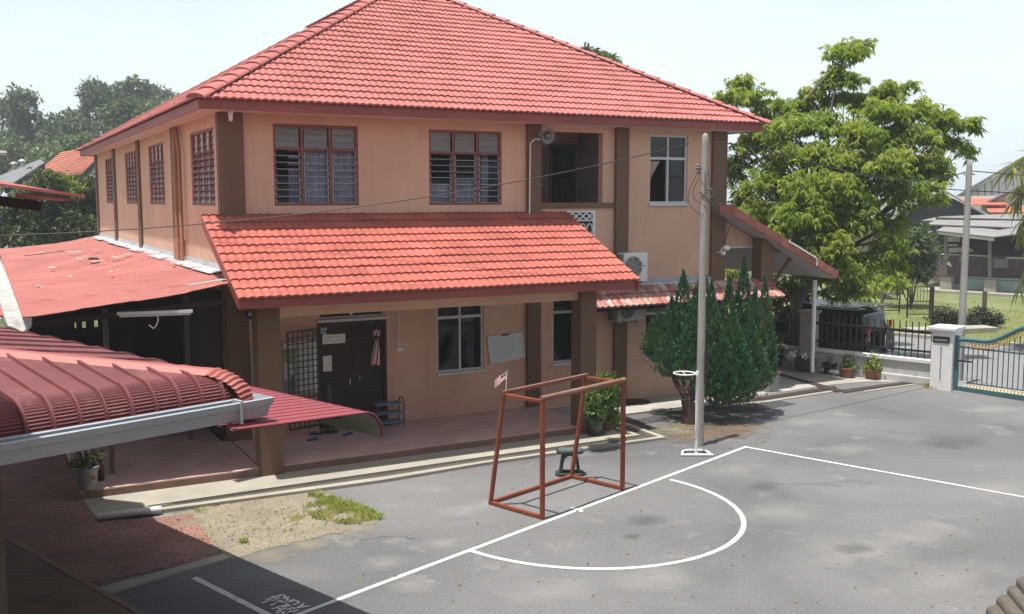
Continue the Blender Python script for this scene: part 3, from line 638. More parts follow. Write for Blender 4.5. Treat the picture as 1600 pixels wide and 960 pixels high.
tube_pts = [top0.lerp(top1, t_)+nn*o_+Vector((0,-.07,0)) for t_, o_ in ((.50,.22),(.505,.16),(.55,.17),(.76,.18),(.785,.13),(.79,.02))]
MB().tube(tube_pts, .022, 8).build('conduit', m_white, bld, smooth=True)

# ================================================================== left-hand roofs
# red sheet lean-to between the school building and the old wing
side = thing('side_shelter', (.75, 18.0, 0), 'open shelter roofed with faded scraped red sheets against the side wall', 'shelter')
c0, c1, c2, c3 = Vector((.62,16.92,3.00)), Vector((3.76,16.92,3.42)), Vector((3.76,40.3,3.44)), Vector((.80,40.6,3.04))
nx_, ny_ = 26, 230; sh = MB(); g_ = []
for j in range(ny_+1):
    row = []; t_ = j/ny_; yy = 16.92+23.5*t_
    for i in range(nx_+1):
        s_ = i/nx_; p = c0.lerp(c1, s_).lerp(c3.lerp(c2, s_), t_)
        if yy > 17.3: p.x = p.x + s_*(4.17-3.76)
        p = p + ZV*(.012*math.sin(t_*2*math.pi*118) + .02*math.sin(s_*5+t_*9) - .05*math.sin(s_*math.pi) + .014*((i//7) % 2))
        if j == 0: p = p - YV*(.06*random.random())
        row.append(p)
    g_.append(row)
for j in range(ny_):
    for i in range(nx_): sh.poly(g_[j][i], g_[j][i+1], g_[j+1][i+1], g_[j+1][i])
shr = sh.build('sheet_roof', m_sheet, side, recalc=False); shr.modifiers.new('thick', 'SOLIDIFY').thickness = .008
fl = MB()
for k in range(12):
    y0 = 19.1+k*1.75; y1 = y0+1.80; z0 = 3.40+.02*(y0-19.15)/21; z1 = 3.40+.02*(y1-19.15)/21
    fl.poly((4.19,y0,z0+.16),(4.19,y1,z1+.16),(4.16,y1,z1+.06),(4.16,y0,z0+.06)); w_ = .30+.07*math.sin(k*2.7)
    fl.poly((4.16,y0,z0+.06),(4.16,y1,z1+.06),(4.16-w_,y1-.1,z1+.018),(4.16-w_*.9,y0+.05,z0+.022))
fl.build('flashing', M('silver_flashing', (.38,.39,.41), .6, .2, 2, dirt=(.25,.24,.23), dirt_amt=.6), side, recalc=False).modifiers.new('thick','SOLIDIFY').thickness = .006
MB().obox(G(322,443,3.43)+Vector((0,-.02,.02)), Vector((.32,.11,.03)), Vector((-.03,.09,0)), Vector((0,0,.004))).build('loose_sheet', m_galv, side)
MB().bar((.75,17.35,2.84), (3.8,17.35,3.06), .06, .10).build('beam', m_darkwood, side); MB().bar((.9,26,2.85),(4.1,26,2.98),.06,.1).build('beam', m_darkwood, side)
for p in ((1.9,17.9), (3.55,19.75), (.85,22.5)): MB().box(p[0]-.04,p[0]+.04,p[1]-.04,p[1]+.04,.15,2.98).build('post', M('dark_steel_post', (.10,.09,.085), .6), side)
pt = MB(); wall_holes(pt, (.55,23.5,0), XV, ZV, 3.62, 2.86, [(onY(u0,500,23.5).x-.55, onY(u1,500,23.5).x-.55, onY(125,513,23.5).z, onY(125,501,23.5).z) for u0, u1 in ((116,119),(128,134),(147,153))], -YV, .06); pt.build('timber_partition', m_darkwood, side, recalc=False)
MB().box(4.12,4.18,19.55,23.5,.16,3.05).build('added_shade_boards', m_darkwood, side)  # dark boards added to stand in for deep shade under the shelter
# flakes and rubbish lying on the sheets
def on_side(u, v):
    nrm = (c1-c0).cross(c3-c0).normalized(); d = ray(u, v); t_ = (c0-CAM).dot(nrm)/d.dot(nrm); return CAM + d*t_ + ZV*.035
m_flake = M('pale_flake', (.66,.64,.58), .8); 
dz = [(120,396,24,3),(64,397,9,2),(82,421,12,3),(110,435,7,2),(134,375,5,2),(214,392,7,4),(180,405,12,4),(190,403,9,3),(200,400,12,3),(124,406,7,3),(132,403,6,3),(150,411,10,3),(160,410,7,2),(255,420,5,2),(270,414,7,3),(283,413,6,3),(174,427,5,2),(185,425,4,2),(59,449,5,2),(66,452,4,2),(215,432,3,2),(150,393,12,2),(247,396,9,3)]
for (u, v, w_, h_) in dz:
    p = on_side(u, v); k = p.length/F; ang = random.uniform(-.4,.4); fm = MB(); n = 7
    fm.prism([p + Vector((math.cos(2*math.pi*i/n+ang)*w_*k*.6*random.uniform(.6,1.1), math.sin(2*math.pi*i/n+ang)*h_*k*2.4*random.uniform(.6,1.1), 0)) for i in range(n)], (0,0,.012))
    fk = fm.build('roof_flake', m_flake); tag(fk, 'pale peeling flake lying on the faded red side roof', 'debris', 'flakes lying on the red sheet roof')
bp = on_side(145,408); tag(MB().prism([bp+Vector((-.12,-.1,0)), bp+Vector((.12,-.16,0)), bp+Vector((.16,.2,0)), bp+Vector((-.02,.32,.02))], (0,0,.03)).build('roof_patch', m_black), 'black torn scrap among the pale flakes on the red side roof', 'debris')
q0, q1 = on_side(38,402), on_side(101,394); tag(MB().bar(q0, q1, .03, .02).build('stick', m_darkwood), 'thin dark stick lying across the faded red side roof', 'stick')
# old wing of the school: only its floor edge and valley roof reach the picture
wing = thing('old_school_wing', AB(2.4,8,0), 'dark shaded wing with brown floor edge at the lower left', 'building')
m_wing = M('brown_floor_tile', (.20,.135,.10), .8, .2, 1.5, .15, 30)
MB().slab([AB(2.4,2), AB(5.25,2), AB(5.25,17.2), AB(2.4,17.2)], -.06, .12).build('floor_slab', m_wing, wing)
MB().slab([AB(5.18,2), AB(5.255,2), AB(5.255,17.2), AB(5.18,17.2)], .121, .128).build('floor_nosing', M('grey_brown_nosing', (.24,.19,.145), .85), wing)
MB().slab([AB(2.2,7.6), AB(2.39,7.6), AB(2.39,19), AB(2.2,19)], 0, 6.8).build('wall', m_wall, wing)  # unseen wall, made tall to hold back sky light
MB().slab([AB(-7,-7), AB(19,-7), AB(19,-1.4), AB(-7,-1.4)], -.05, 7.2).build('rear_block', m_wall, wing); MB().slab([AB(-9,-8), AB(20,-8), AB(20,-.9), AB(-9,-.9)], 7.21, 7.45).build('roof', MATS.get('m_x') or m_fascia, wing)  # unseen block and roof added behind the camera to cut sky fill
e0 = MB(); 
for j in range(40):
    for i in range(1):
        y0, y1 = 17.2+j*.16, 17.2+(j+1)*.16; z_ = lambda y: .012*math.sin((y-17.2)/.16*math.pi)
        e0.poly((-2.6,y0,3.75+z_(y0)), (.36,y0,3.02+z_(y0)), (.36,y1,3.02+z_(y1)), (-2.6,y1,3.75+z_(y1)))
er = e0.build('sheet_roof', M('dull_red_sheet', (.36,.10,.085), .7, .2, 1.5), wing, recalc=False); er.modifiers.new('thick','SOLIDIFY').thickness = .03
vg = MB(); pr = None
for i in range(23):
    y = 17.05+i; prof = [Vector((.30,y,3.02)), Vector((.40,y,2.90)), Vector((.58,y,2.88)), Vector((.70,y,2.93)), Vector((.72,y,2.99))]
    if i == 0: prof = [p+Vector((.03,-.05,-.14+.06*abs(k-2))) for k, p in enumerate(prof)]
    if pr:
        for k in range(4): vg.poly(pr[k], pr[k+1], prof[k+1], prof[k])
    pr = prof
vgo = vg.build('valley_gutter', M('grey_valley_gutter', (.40,.40,.38), .6, .25, 2, dirt=(.20,.18,.15), dirt_amt=.7), wing, recalc=False); vgo.modifiers.new('thick','SOLIDIFY').thickness = .01
MB().box(-.6,.30,17.6,17.72,2.72,2.86).box(-.05,.06,17.45,17.55,2.3,2.75).build('rafter', M('pale_rafter', (.42,.36,.28), .8), wing)

# maroon bull-nosed canopy with hip, gutter (axes of the yard)
m_maroon = M('maroon_sheet', (.145,.038,.042), .65, .25, 1.4, .1, 40, dirt=(.27,.13,.12), dirt_amt=.6)
m_hip = M('salmon_hip_sheet', (.34,.095,.080), .5, .1, 1.2)
m_orange = M('orange_reflection_sheet', (.50,.10,.065), .55, .12, 2)  # orange colour paints the reflection on the bullnose end
m_gut = M('pale_blue_gutter', (.34,.38,.43), .5, .08, 1, dirt=(.30,.31,.31), dirt_amt=.4)
can = thing('hip_canopy', AB(3.5,9.5,0), 'maroon bull-nosed metal canopy with a light blue gutter', 'canopy')
CA, CB, RB, SL = 5.20, 8.16, .28, .15; CZ = 2.90
def prof(d, crimp=0):                                        # height over distance from the eave
    if d <= RB:
        g = math.acos(max(-1, min(1, (RB-d)/RB))); return CZ + RB*math.sin(g)
    return CZ + RB + SL*(d-RB)
ds = [RB*(1-math.cos(math.pi/2*i/28)) for i in range(29)] + [RB+.2*i for i in range(1, 19)]
def canopy_sheet(pt, n_u, u0, u1, name, m, clip, rib=.225, skip=None):
    mb = MB(); rows = []
    us_ = []
    k = math.floor(u0/rib)
    while k*rib < u1:
        for x in (0, .004, .014, .030, .040, .044): us_.append(k*rib+x)
        for x in (.12, .18, .24): us_.append(k*rib+x)
        k += 1
    us_ = sorted([x for x in us_ if u0 < x < u1] + [u0, u1])
    for di, d in enumerate(ds):
        r_ = []
        for x in us_:
            ph = x % rib; h = .024 if .006 < ph < .040 else 0
            lim = clip(d); xx = min(x, lim) if lim is not None else x
            cz = -.010*(di % 2) if (di < 27 and h == 0) else 0
            # offset along the local normal of the profile
            if d < RB: g = math.acos((RB-d)/RB); nr, nz2 = math.cos(g), math.sin(g)
            else: nr, nz2 = SL*-0+.0, 1.0
            r_.append(pt(xx, d - nr*(h+cz), prof(d) + nz2*(h+cz)))
        rows.append(r_)
    for j in range(len(rows)-1):
        for i in range(len(us_)-1):
            if (rows[j][i]-rows[j][i+1]).length < 1e-6 and (rows[j+1][i]-rows[j+1][i+1]).length < 1e-6: continue
            mb.poly(rows[j][i], rows[j][i+1], rows[j+1][i+1], rows[j+1][i])
    return mb.build(name, m, can, recalc=False)
near = canopy_sheet(lambda x, d, z: AB(x, CB+d, z), 0, 2.93, 5.2, 'roof_sheet', m_maroon, lambda d: CA-d)
canopy_sheet(lambda x, d, z: AB(x, CB+d, z), 0, 1.6, 2.93, 'roof_sheet', m_orange, lambda d: CA-d if CA-d < 2.93 else None)
def sidept(x, d, z): return AB(CA-d, CB+x, z)
# the far slope falls to the right; ribs follow the fall
sm = MB(); xs_ = []
k = 0
while k*.62 < 9.2:
    for x in (0,.005,.02,.045,.06,.065,.30): xs_.append(k*.62+x)
    k += 1
rows = []
for d in ds:
    r_ = []
    for x in xs_:
        ph = x % .62; h = .022 if .004 < ph < .061 else 0
        r_.append(sidept(max(x, d), d, prof(d)+h))
    rows.append(r_)
for j in range(len(rows)-1):
    for i in range(len(xs_)-1):
        if (rows[j][i]-rows[j][i+1]).length < 1e-6 and (rows[j+1][i]-rows[j+1][i+1]).length < 1e-6: continue
        sm.poly(rows[j][i], rows[j][i+1], rows[j+1][i+1], rows[j+1][i])
sm.build('roof_sheet', m_maroon, can, recalc=False)
# hip cap following the bend
hp = MB(); pr = None; hd = [RB*(1-math.cos(math.pi/2*i/22)) for i in range(23)] + [RB+.12*i for i in range(1, 27)]
for i, d in enumerate(hd):
    z = prof(d)+.034+(.016*(i % 2) if i < 19 else 0); w_ = .150
    if d < RB: g = math.acos((RB-d)/RB); nr, nz2 = math.cos(g), math.sin(g)
    else: nr, nz2 = 0, 1
    e = .045+(.014*(i % 2) if i < 19 else 0)
    cen = (CA-d+nr*e, CB+d-nr*e, prof(d)+nz2*e)
    row = [AB(cen[0]-w_*1.0, cen[1]-.02, cen[2]-.035*nz2-.015), AB(cen[0]-w_*.4, cen[1], cen[2]-.006), AB(*cen), AB(cen[0], cen[1]+w_*.4, cen[2]-.006), AB(cen[0]+.02, cen[1]+w_, cen[2]-.035*nz2-.015)]
    if pr:
        for k in range(4): hp.poly(pr[k], pr[k+1], row[k+1], row[k])
    pr = row
hpo = hp.build('hip_cap', m_hip, can, recalc=False); hpo.modifiers.new('thick','SOLIDIFY').thickness = .006
# gutter with moulded lip, returning round the corner
def gutter(path, outs):
    secs = []; pf_ = [(.0,.06),(.0,-.13),(.11,-.13),(.135,-.02),(.15,-.015),(.16,.045),(.145,.055),(.138,.035),(.12,-.01),(.10,-.11),(.02,-.11),(.015,.05)]
    gm = MB(); pr = None
    for (a, b), (oa, ob) in zip(path, outs):
        row = [AB(a+oa*x, b+ob*x, CZ-.02+z) for x, z in pf_]
        if pr:
            for k in range(len(row)): gm.poly(pr[k], pr[(k+1) % len(row)], row[(k+1) % len(row)], row[k])
        else: gm.poly(*row)
        pr = row
    gm.poly(*pr); return gm
gutter([(1.2,CB-.03),(5.05,CB-.03),(CA+.03,CB-.03),(CA+.03,CB+.24),(CA+.03,17.4)], [(0,-1),(0,-1),(1,-1),(1,0),(1,0)]).build('gutter', m_gut, can)
MB().slab([AB(1.2,CB-.05), AB(1.2,CB-.135), AB(CA+.12,CB-.135), AB(CA+.12,CB-.05)], CZ-.12, CZ-.01).build('gutter_silt', m_black, can)
MB().obox(AB(5.03,CB-.13,CZ-.06), E1*.012, E2*.075, ZV*.11).build('gutter_joint', m_gut, can, bevel=.006)
for a, b in ((3.2,9.0), (3.2,16.0)): MB().slab([AB(a-.05,b-.05),AB(a+.05,b-.05),AB(a+.05,b+.05),AB(a-.05,b+.05)], .13, 2.8).build('post', M('dark_steel_post', (.1,.09,.085), .6), can)
MB().bar(AB(2.3,CB+.35,CZ-.02), AB(4.8,CB+.35,CZ-.02), .05, .12).bar(AB(CA-.35,CB+.3,CZ-.05), AB(CA-.35,17.2,CZ-.05), .05, .12).build('frame', m_darkwood, can)
# curved side awning below the hip canopy
awn = thing('curved_awning', AB(5.9,9,0), 'pinkish red ribbed awning with its right edge curled down', 'awning')
am = MB(); b0_, b1_ = 7.86, 16.6; pfl = []
for i in range(14): pfl.append((4.9+.115*i, 2.715-.0065*i))
zr = pfl[-1][1]
for i in range(1, 13): g = math.pi/2*i/12*1.05; pfl.append((pfl[13][0]+.24*math.sin(g), zr-.27*(1-math.cos(g))))
bs = []
k = 0
while b0_+k*.155 < b1_:
    for x in (0,.004,.022,.040,.044,.10): bs.append((b0_+k*.155+x, .009 if .003 < x < .042 else 0))
    k += 1
rows = []
for b, h in bs: rows.append([AB(a + (h if i > 16 else 0), b, z + (h if i <= 20 else 0)) for i, (a, z) in enumerate(pfl)])
for j in range(len(rows)-1):
    for i in range(len(pfl)-1): am.poly(rows[j][i], rows[j][i+1], rows[j+1][i+1], rows[j+1][i])
ao = am.build('roof_sheet', M('pink_red_sheet', (.25,.052,.066), .6, .08, 1.5), awn, recalc=False); ao.modifiers.new('thick','SOLIDIFY').thickness = .005
um = MB()
for j in range(2): pass
for i in range(len(pfl)-1):
    (a0,z0_), (a1,z1_) = pfl[i], pfl[i+1]; um.poly(AB(a0-.01,b0_+.03,z0_-.012), AB(a1-.01,b0_+.03,z1_-.012), AB(a1-.01,b1_-.02,z1_-.012), AB(a0-.01,b1_-.02,z0_-.012))
um.build('lining', M('grey_green_lining', (.22,.23,.21), .7), awn, recalc=False)
MB().bar(AB(6.30,b0_+.3,2.565), AB(6.30,15.5,2.565), .04, .05).build('frame', m_black, awn)
for b in (14.6, 15.5): MB().slab([AB(5.05,b),AB(5.12,b),AB(5.12,b+.07),AB(5.05,b+.07)], -.05, 2.7).build('post', M('dark_steel_post', (.1,.09,.085), .6), awn)
# upper sheet eave at eye level on the far left
ev = thing('side_eave', dep(20,300,13.2), 'thin red sheet eave with dark timber jutting in from the left', 'eave')
P1, P2, P3, P4 = dep(-60,283,13.0), dep(133,309,12.6), dep(92,303,14.6), dep(-60,276,15)
MB().prism([P1, P2, P3, P4], (0,0,.035)).build('sheet_roof', M('dull_red_sheet', (.36,.10,.085), .7, .2, 1.5), ev)
MB().bar(dep(-40,309,13.3), dep(66,323,13.5), .12, .13).build('beam', m_dark, ev)
MB().prism([dep(25,304,13.3), dep(112,313,13.0), dep(95,314.5,13.4), dep(25,309,13.5)], (0,0,.02)).build('lining', M('pinkish_lit_underside', (.42,.20,.17), .7), ev)  # paler pink paints in daylight coming through the sheet
# weathered tile corner just below the camera
bt = thing('near_roof_corner', G(1575,925,2.9), 'weathered grey brown stepped tiles at the bottom right corner', 'roof')
m_oldt = M('weathered_brown_tile', (.115,.100,.083), .9, .25, 5, .2, 60, .3, dirt=(.34,.22,.18), dirt_amt=.5)
bm_ = MB(); Zn = 3.0
for k, (u, v) in enumerate(((1588,901),(1574,915),(1557,930),(1541,946),(1524,962),(1506,978))):
    z = Zn-.045*k; a = G(u, v, z); c = G(u+150, v-5, z); w_ = (c-a).normalized(); dwn = Vector((w_.y,-w_.x,0)); n = 16
    top_ = [a + w_*(.030*(1-math.cos(math.pi/2*i/5))) - ZV*(.030*(1-math.sin(math.pi/2*i/5))) for i in range(6)] + [a + w_*(.03+1.0*i/n) + ZV*(.006*math.sin(i*1.3)) for i in range(1, n+1)]
    for i in range(len(top_)-1):
        p, q = top_[i], top_[i+1]; dv = dwn*.30-ZV*.085
        bm_.add([p, q, q+dv, p+dv, p-ZV*.03, q-ZV*.03, q+dv-ZV*.03, p+dv-ZV*.03], [(0,1,2,3),(4,7,6,5),(0,4,5,1),(3,2,6,7),(0,3,7,4),(1,5,6,2)])
bm_.build('roof', m_oldt, bt)
bA, bB = G(1600,905,2.9), G(1530,975,2.7)
MB().prism([bA+Vector((.10,-.1,-.15)), bB+Vector((.10,-.2,-.15)), bB+Vector((1.2,-.6,-.15)), bA+Vector((1.2,0,-.15))], (0,0,-2.6)).build('wall', m_wall, bt)

# ================================================================== leaves
def leafmesh(name, C_, L, Wd, m, parent, droop=.3, spread=1.0, dirs=None, jit=.35):
    """many small folded leaves; C_ (n,3) leaf bases"""
    C_ = np.asarray(C_, float); n = len(C_)
    if dirs is None:
        d = rng.normal(size=(n,3)); d /= np.linalg.norm(d, axis=1)[:,None]; d[:,2] = d[:,2]*spread - droop
    else: d = np.array(dirs, float) + rng.normal(size=(n,3))*.25
    d /= np.linalg.norm(d, axis=1)[:,None]
    s = np.cross(d, np.array([0,0,1.0]) + rng.normal(size=(n,3))*.45); s /= np.linalg.norm(s, axis=1)[:,None]+1e-9
    nn = np.cross(s, d); k = (1+rng.uniform(-jit, jit, n))[:,None]; L_ = L*k; w = Wd*k*.5
    V_ = np.empty((n,4,3)); V_[:,0] = C_; V_[:,1] = C_ + d*L_*.45 + s*w + nn*L_*.06; V_[:,2] = C_ + d*L_ - np.array([0,0,1])*L_*.12; V_[:,3] = C_ + d*L_*.45 - s*w + nn*L_*.06
    off = np.zeros(3); q = parent
    while q is not None: off = off + np.array(q.location); q = q.parent
    V_ = (V_.reshape(-1,3) - off).astype(np.float32)
    me = bpy.data.meshes.new(name); me.vertices.add(n*4); me.vertices.foreach_set('co', V_.ravel())
    me.loops.add(n*4); me.loops.foreach_set('vertex_index', np.arange(n*4, dtype=np.int32))
    me.polygons.add(n); me.polygons.foreach_set('loop_start', np.arange(0, n*4, 4, dtype=np.int32))
    try: me.polygons.foreach_set('loop_total', np.full(n, 4, dtype=np.int32))
    except Exception: pass
    me.update(calc_edges=True); me.validate(); me.materials.append(m)
    o = bpy.data.objects.new(name, me); COL.objects.link(o)
    if parent: o.parent = parent
    return o
def blob_pts(c, r, n, clumps=14, tight=.28, shell=.75, top=0.0):
    c = np.array(c); r = np.array(r, float)
    u = rng.normal(size=(clumps,3)); u /= np.linalg.norm(u, axis=1)[:,None]
    if top: u[:,2] = np.where(rng.random(clumps) < top, np.abs(u[:,2]), u[:,2])
    k = (shell + (1-shell)*rng.random(clumps))[:,None]; cc = u*k
    idx = rng.integers(0, clumps, n); return c + (cc[idx] + rng.normal(size=(n,3))*tight)*r
def px_blob(u, v, rx, rz, d, n, dr=None, **kw):
    c = dep(u, v, d); s = d/F; return blob_pts(c, (rx*s, (dr or rx)*s, rz*s), n, **kw)
L_big = leafmat('bright_tree_leaf', (.105,.185,.024), (.255,.345,.062), (.29,.34,.08), .58)
L_dark = leafmat('dark_mango_leaf', (.022,.048,.014), (.060,.100,.028), (.085,.10,.035), .25)
L_young = leafmat('yellow_green_leaf', (.13,.19,.03), (.22,.27,.05), None, .4)
L_forest = leafmat('forest_leaf', (.075,.125,.040), (.130,.185,.065), (.10,.115,.055), .25)
L_forest2 = leafmat('forest_grey_leaf', (.080,.115,.055), (.130,.165,.080), (.075,.085,.06), .25)
L_thuja = leafmat('blue_green_conifer_spray', (.018,.075,.038), (.062,.165,.090), (.07,.14,.055), .28)
L_pot = leafmat('pot_plant_leaf', (.045,.105,.018), (.125,.20,.045), None, .4)
L_dry = leafmat('dry_leaf', (.20,.17,.05), (.30,.26,.09), None, .3)
L_grass = leafmat('grass_blade', (.19,.25,.05), (.34,.38,.11), (.38,.35,.16), .45)
m_bark = M('grey_brown_bark', (.13,.105,.08), .9, .3, 4, .3, 25, .6, stretch=(1,1,.3))
m_bark2 = M('reddish_bark', (.085,.050,.038), .9, .3, 5, .3, 25, .6, stretch=(1,1,.3))

# ================================================================== things in the yard
m_goal = M('rust_orange_paint', (.235,.056,.022), .6, .25, 3, .12, 30, dirt=(.085,.045,.03), dirt_amt=.85)
m_goalw = M('worn_grey_pipe', (.25,.135,.095), .55, .25, 4, .15, 30, dirt=(.36,.10,.05), dirt_amt=.6)
gb = AB(12.13, 9.5); goal = thing('goal', gb, 'rust orange steel goal frame without a net on the yard', 'goal')
gl, gr2, gf, gk, gt, gh = 11.11, 13.15, 9.50, 10.58, 10.28, 1.86; t7 = .062
zb = t7/2+.006
for a in (gl, gr2):
    MB().bar(AB(a,gf,0.006), AB(a,gf,gh-.03), t7, t7, YV).build('post', m_goal, goal, bevel=.005)
    MB().bar(AB(a,gk,0.006), AB(a,gt,gh-.03), .058, .058, YV).build('back_post', m_goal, goal, bevel=.005)
    MB().bar(AB(a,gf+t7/2,zb), AB(a,gk-.03,zb), .055, .055).build('base_bar', m_goal, goal, bevel=.005)
    MB().bar(AB(a,gf+.03,gh-.055), AB(a,gt-.03,gh-.055), .05, .05).build('top_bar', m_goal, goal, bevel=.005)
MB().bar(AB(gl+.03,gk,zb), AB(gr2-.03,gk,zb), .055, .055).build('base_bar', m_goal, goal, bevel=.005)
MB().bar(AB(gl-.03,gt,gh-.03), AB(gr2+.03,gt,gh-.03), .055, .05).build('top_bar', m_goal, goal, bevel=.005)
MB().tube([AB(gl-.035,gf,gh), AB(gr2+.035,gf,gh)], .034, 14).build('crossbar', m_goalw, goal, smooth=True)
MB().bar(AB(gl+.02,gf,gh-.038), AB(gr2-.02,gf,gh-.038), .045, .03).build('crossbar_rail', m_goal, goal)
MB().bar(AB(gl-.03,gt,gh+.001), AB(gr2+.03,gt,gh+.001), .05, .012).build('worn_top_edge', m_goalw, goal)
# small striped flag on the goal
m_fr = M('flag_red', (.55,.03,.035), .8, .05); m_fw = M('flag_white', (.78,.78,.78), .8, .04); m_fb = M('flag_blue', (.025,.04,.22), .8, .05); m_fy = M('flag_yellow', (.75,.55,.05), .8, .05)
fp = AB(gl+.02, gt-.02, gh); flg = thing('hand_flag', fp, 'small red and white striped hand flag with blue corner on the goal', 'flag')
MB().tube([fp, fp+Vector((.02,0,.33))], .006, 8).build('stick', m_white, flg)
def flagpt(s, t):                                             # s away from the stick, t down
    top = fp+Vector((.02,0,.325)); return top - rt*(.19*s) + up*(-.125*t - .135*s + .012*math.sin(s*5)) + fw*(.02*math.sin(s*6+t))
def flag_cells(fn, ns, ts, pick, parent, th=.002):
    mb = MB(); keys = []
    for i in range(ns):
        for j in range(ts):
            s0, s1, t0, t1 = i/ns, (i+1)/ns, j/ts, (j+1)/ts; key = pick((s0+s1)/2, (t0+t1)/2)
            keys.append(key[1]); mb.poly(fn(s0,t0), fn(s1,t0), fn(s1,t1), fn(s0,t1))
    o = mb.build('cloth', m_fr, parent, recalc=False)
    for m_ in (m_fw, m_fb, m_fy): o.data.materials.append(m_)
    for p_, k_ in zip(o.data.polygons, keys): p_.material_index = 'rwby'.index(k_)
    o.modifiers.new('thick','SOLIDIFY').thickness = th
def pick(s, t):
    if s < .5 and t < 8/14:
        dx_, dy_ = (s-.2)*2, (t-.28)*1.4
        r1 = math.hypot(dx_, dy_); r2 = math.hypot(dx_-.09, dy_)
        if (r1 < .22 and r2 > .17) or math.hypot(dx_-.28, dy_) < .13: return ('crescent_and_star','y')
        return ('canton','b')
    return ('red_stripes','r') if int(t*14) % 2 == 0 else ('white_stripes','w')
flag_cells(flagpt, 24, 28, pick, flg)
# dark green step stool
sp = G(890,742); st = thing('step_stool', sp, 'dark green plastic step stool behind the orange goal', 'stool')
m_st = M('dark_green_plastic', (.035,.048,.045), .5, .2, 4)
def hexo(w, d, k): return [(-w,-d+k),(-w+k,-d),(w-k,-d),(w,-d+k),(w,d-k),(w-k,d),(-w+k,d),(-w,d-k)]
uE = rt.copy(); uE.z = 0; uE.normalize(); vE = Vector((-uE.y, uE.x, 0))
tr_ = lambda pts, z: [(sp.x + uE.x*p[0]+vE.x*p[1], sp.y + uE.y*p[0]+vE.y*p[1]) for p in pts]
MB().slab(tr_(hexo(.25,.15,.07),0), .008, .055).build('base', m_st, st, bevel=.012)
MB().slab(tr_(hexo(.235,.15,.06),0), .40, .455).build('seat', m_st, st, bevel=.012)
MB().slab(tr_(hexo(.20,.115,.05),0), .456, .460).build('tread_pad', M('worn_green_top', (.075,.105,.095), .7, .3, 8), st)
for s_ in (-1, 1):
    lg = MB(); pa = [(.185*s_,.056),(.125*s_,.056),(.115*s_,.20),(.095*s_,.29),(.05*s_,.345),(0,.36),(0,.399),(.125*s_,.399),(.150*s_,.30)]
    lg.prism([sp + uE*x - vE*.10 + ZV*z for x, z in pa], vE*.20); lg.build('leg', m_st, st, bevel=.006)
# netball post
np_ = G(1087.5,711); nb = thing('netball_post', np_, 'white netball post with a bare ring and looped floor stand', 'netball post')
MB().tube([np_+ZV*.03, np_+ZV*1.60], .030, 12).build('pole', m_white, nb, smooth=True)
bs_ = MB(); bs_.tube([np_+uE*.30-vE*.10+ZV*.025, np_-uE*.30-vE*.10+ZV*.025], .024, 10)
bs_.tube([np_-uE*.26-vE*.10+ZV*.025, np_-uE*.25+vE*.06+ZV*.03, np_-uE*.21+vE*.16+ZV*.035, np_-uE*.12+vE*.21+ZV*.035, np_+uE*.12+vE*.21+ZV*.035, np_+uE*.21+vE*.16+ZV*.035, np_+uE*.25+vE*.06+ZV*.03, np_+uE*.26-vE*.10+ZV*.025], .024, 10)
bs_.tube([np_-vE*.10+ZV*.03, np_+vE*.2+ZV*.04], .02, 8); bs_.build('floor_stand', m_white, nb, smooth=True)
rc = np_ - uE*.245 + ZV*1.56; rg = MB(); rg.tube([rc + uE*.20*math.cos(g*math.pi/18)+vE*.20*math.sin(g*math.pi/18) for g in range(37)], .013, 8)
rg.tube([rc - uE*.01 - vE*.2, rc-uE*.0+vE*.2], .008, 6); rg.tube([rc+uE*.19, np_+ZV*1.585], .014, 8); rg.tube([rc+uE*.16-vE*.1, np_+ZV*1.52-vE*.02], .011, 8)
rg.build('ring', m_white, nb, smooth=True)
# utility pole in front of the school
up_ = G(1092.5,696.5); pole = thing('utility_pole', up_, 'tall slim concrete utility pole beside the white netball post', 'utility pole', 'utility poles')
PT = 6.02
MB().lathe(up_, [(.084,-.05),(.082,.3),(.060,PT-.15),(.058,PT-.04),(.04,PT),(.012,PT+.02)], 16).build('pole', m_conc2, pole, smooth=True)
ins = MB(); it = up_+ZV*5.36
ins.bar(it-uE*.16+ZV*.02, it+uE*.05+ZV*.02, .03, .05).bar(it-uE*.16-ZV*.07, it+uE*.05-ZV*.07, .03, .03)
ins.bar(it-uE*.10-ZV*.08, it-uE*.10+ZV*.03, .03, .03, vE); ins.bar(up_+ZV*4.97, up_+ZV*4.97+uE*.14, .03, .03); ins.bar(up_+ZV*4.96+vE*-.075, it-ZV*.06+vE*-.075, .03, .02, uE)
ins.lathe(it-uE*.13, [(.03,0),(.04,.03),(.022,.05),(.036,.08),(.02,.1)], 10).lathe(up_+ZV*4.95+uE*.13, [(.025,0),(.032,.04),(.02,.06),(.03,.1)], 10)
ins.build('insulator_bracket', M('dull_bracket', (.16,.155,.15), .6), pole, smooth=True)
lp = MB()
for k, (x0, z0, x1, z1, sag) in enumerate(((-.14,5.3,-.06,4.5,.22),(-.12,5.2,-.04,4.7,.15),(.05,5.35,.12,4.95,.06),(.07,4.85,.32,4.72,.12),(-.05,4.85,.2,4.9,.1),(.05,4.6,.3,4.85,-.02),(-.13,5.34,-.03,5.05,.1))):
    lp.tube([up_ - vE*.09 + uE*(x0+(x1-x0)*t + (-sag if k < 2 else 0)*math.sin(math.pi*t)) + ZV*(z0+(z1-z0)*t - (sag*.5)*math.sin(math.pi*t)) for t in [i/10 for i in range(11)]], .006, 5)
for z in (4.92,): lp.tube([up_+ZV*z+(uE*math.cos(g)+vE*math.sin(g))*.085 for g in [i*math.pi/8 for i in range(17)]], .008, 5)
lp.build('service_cable', m_black, pole, smooth=True)
MB().obox(up_+uE*.095+ZV*1.55, uE*.025, vE*.05, ZV*.32).build('cover_strip', m_black, pole)
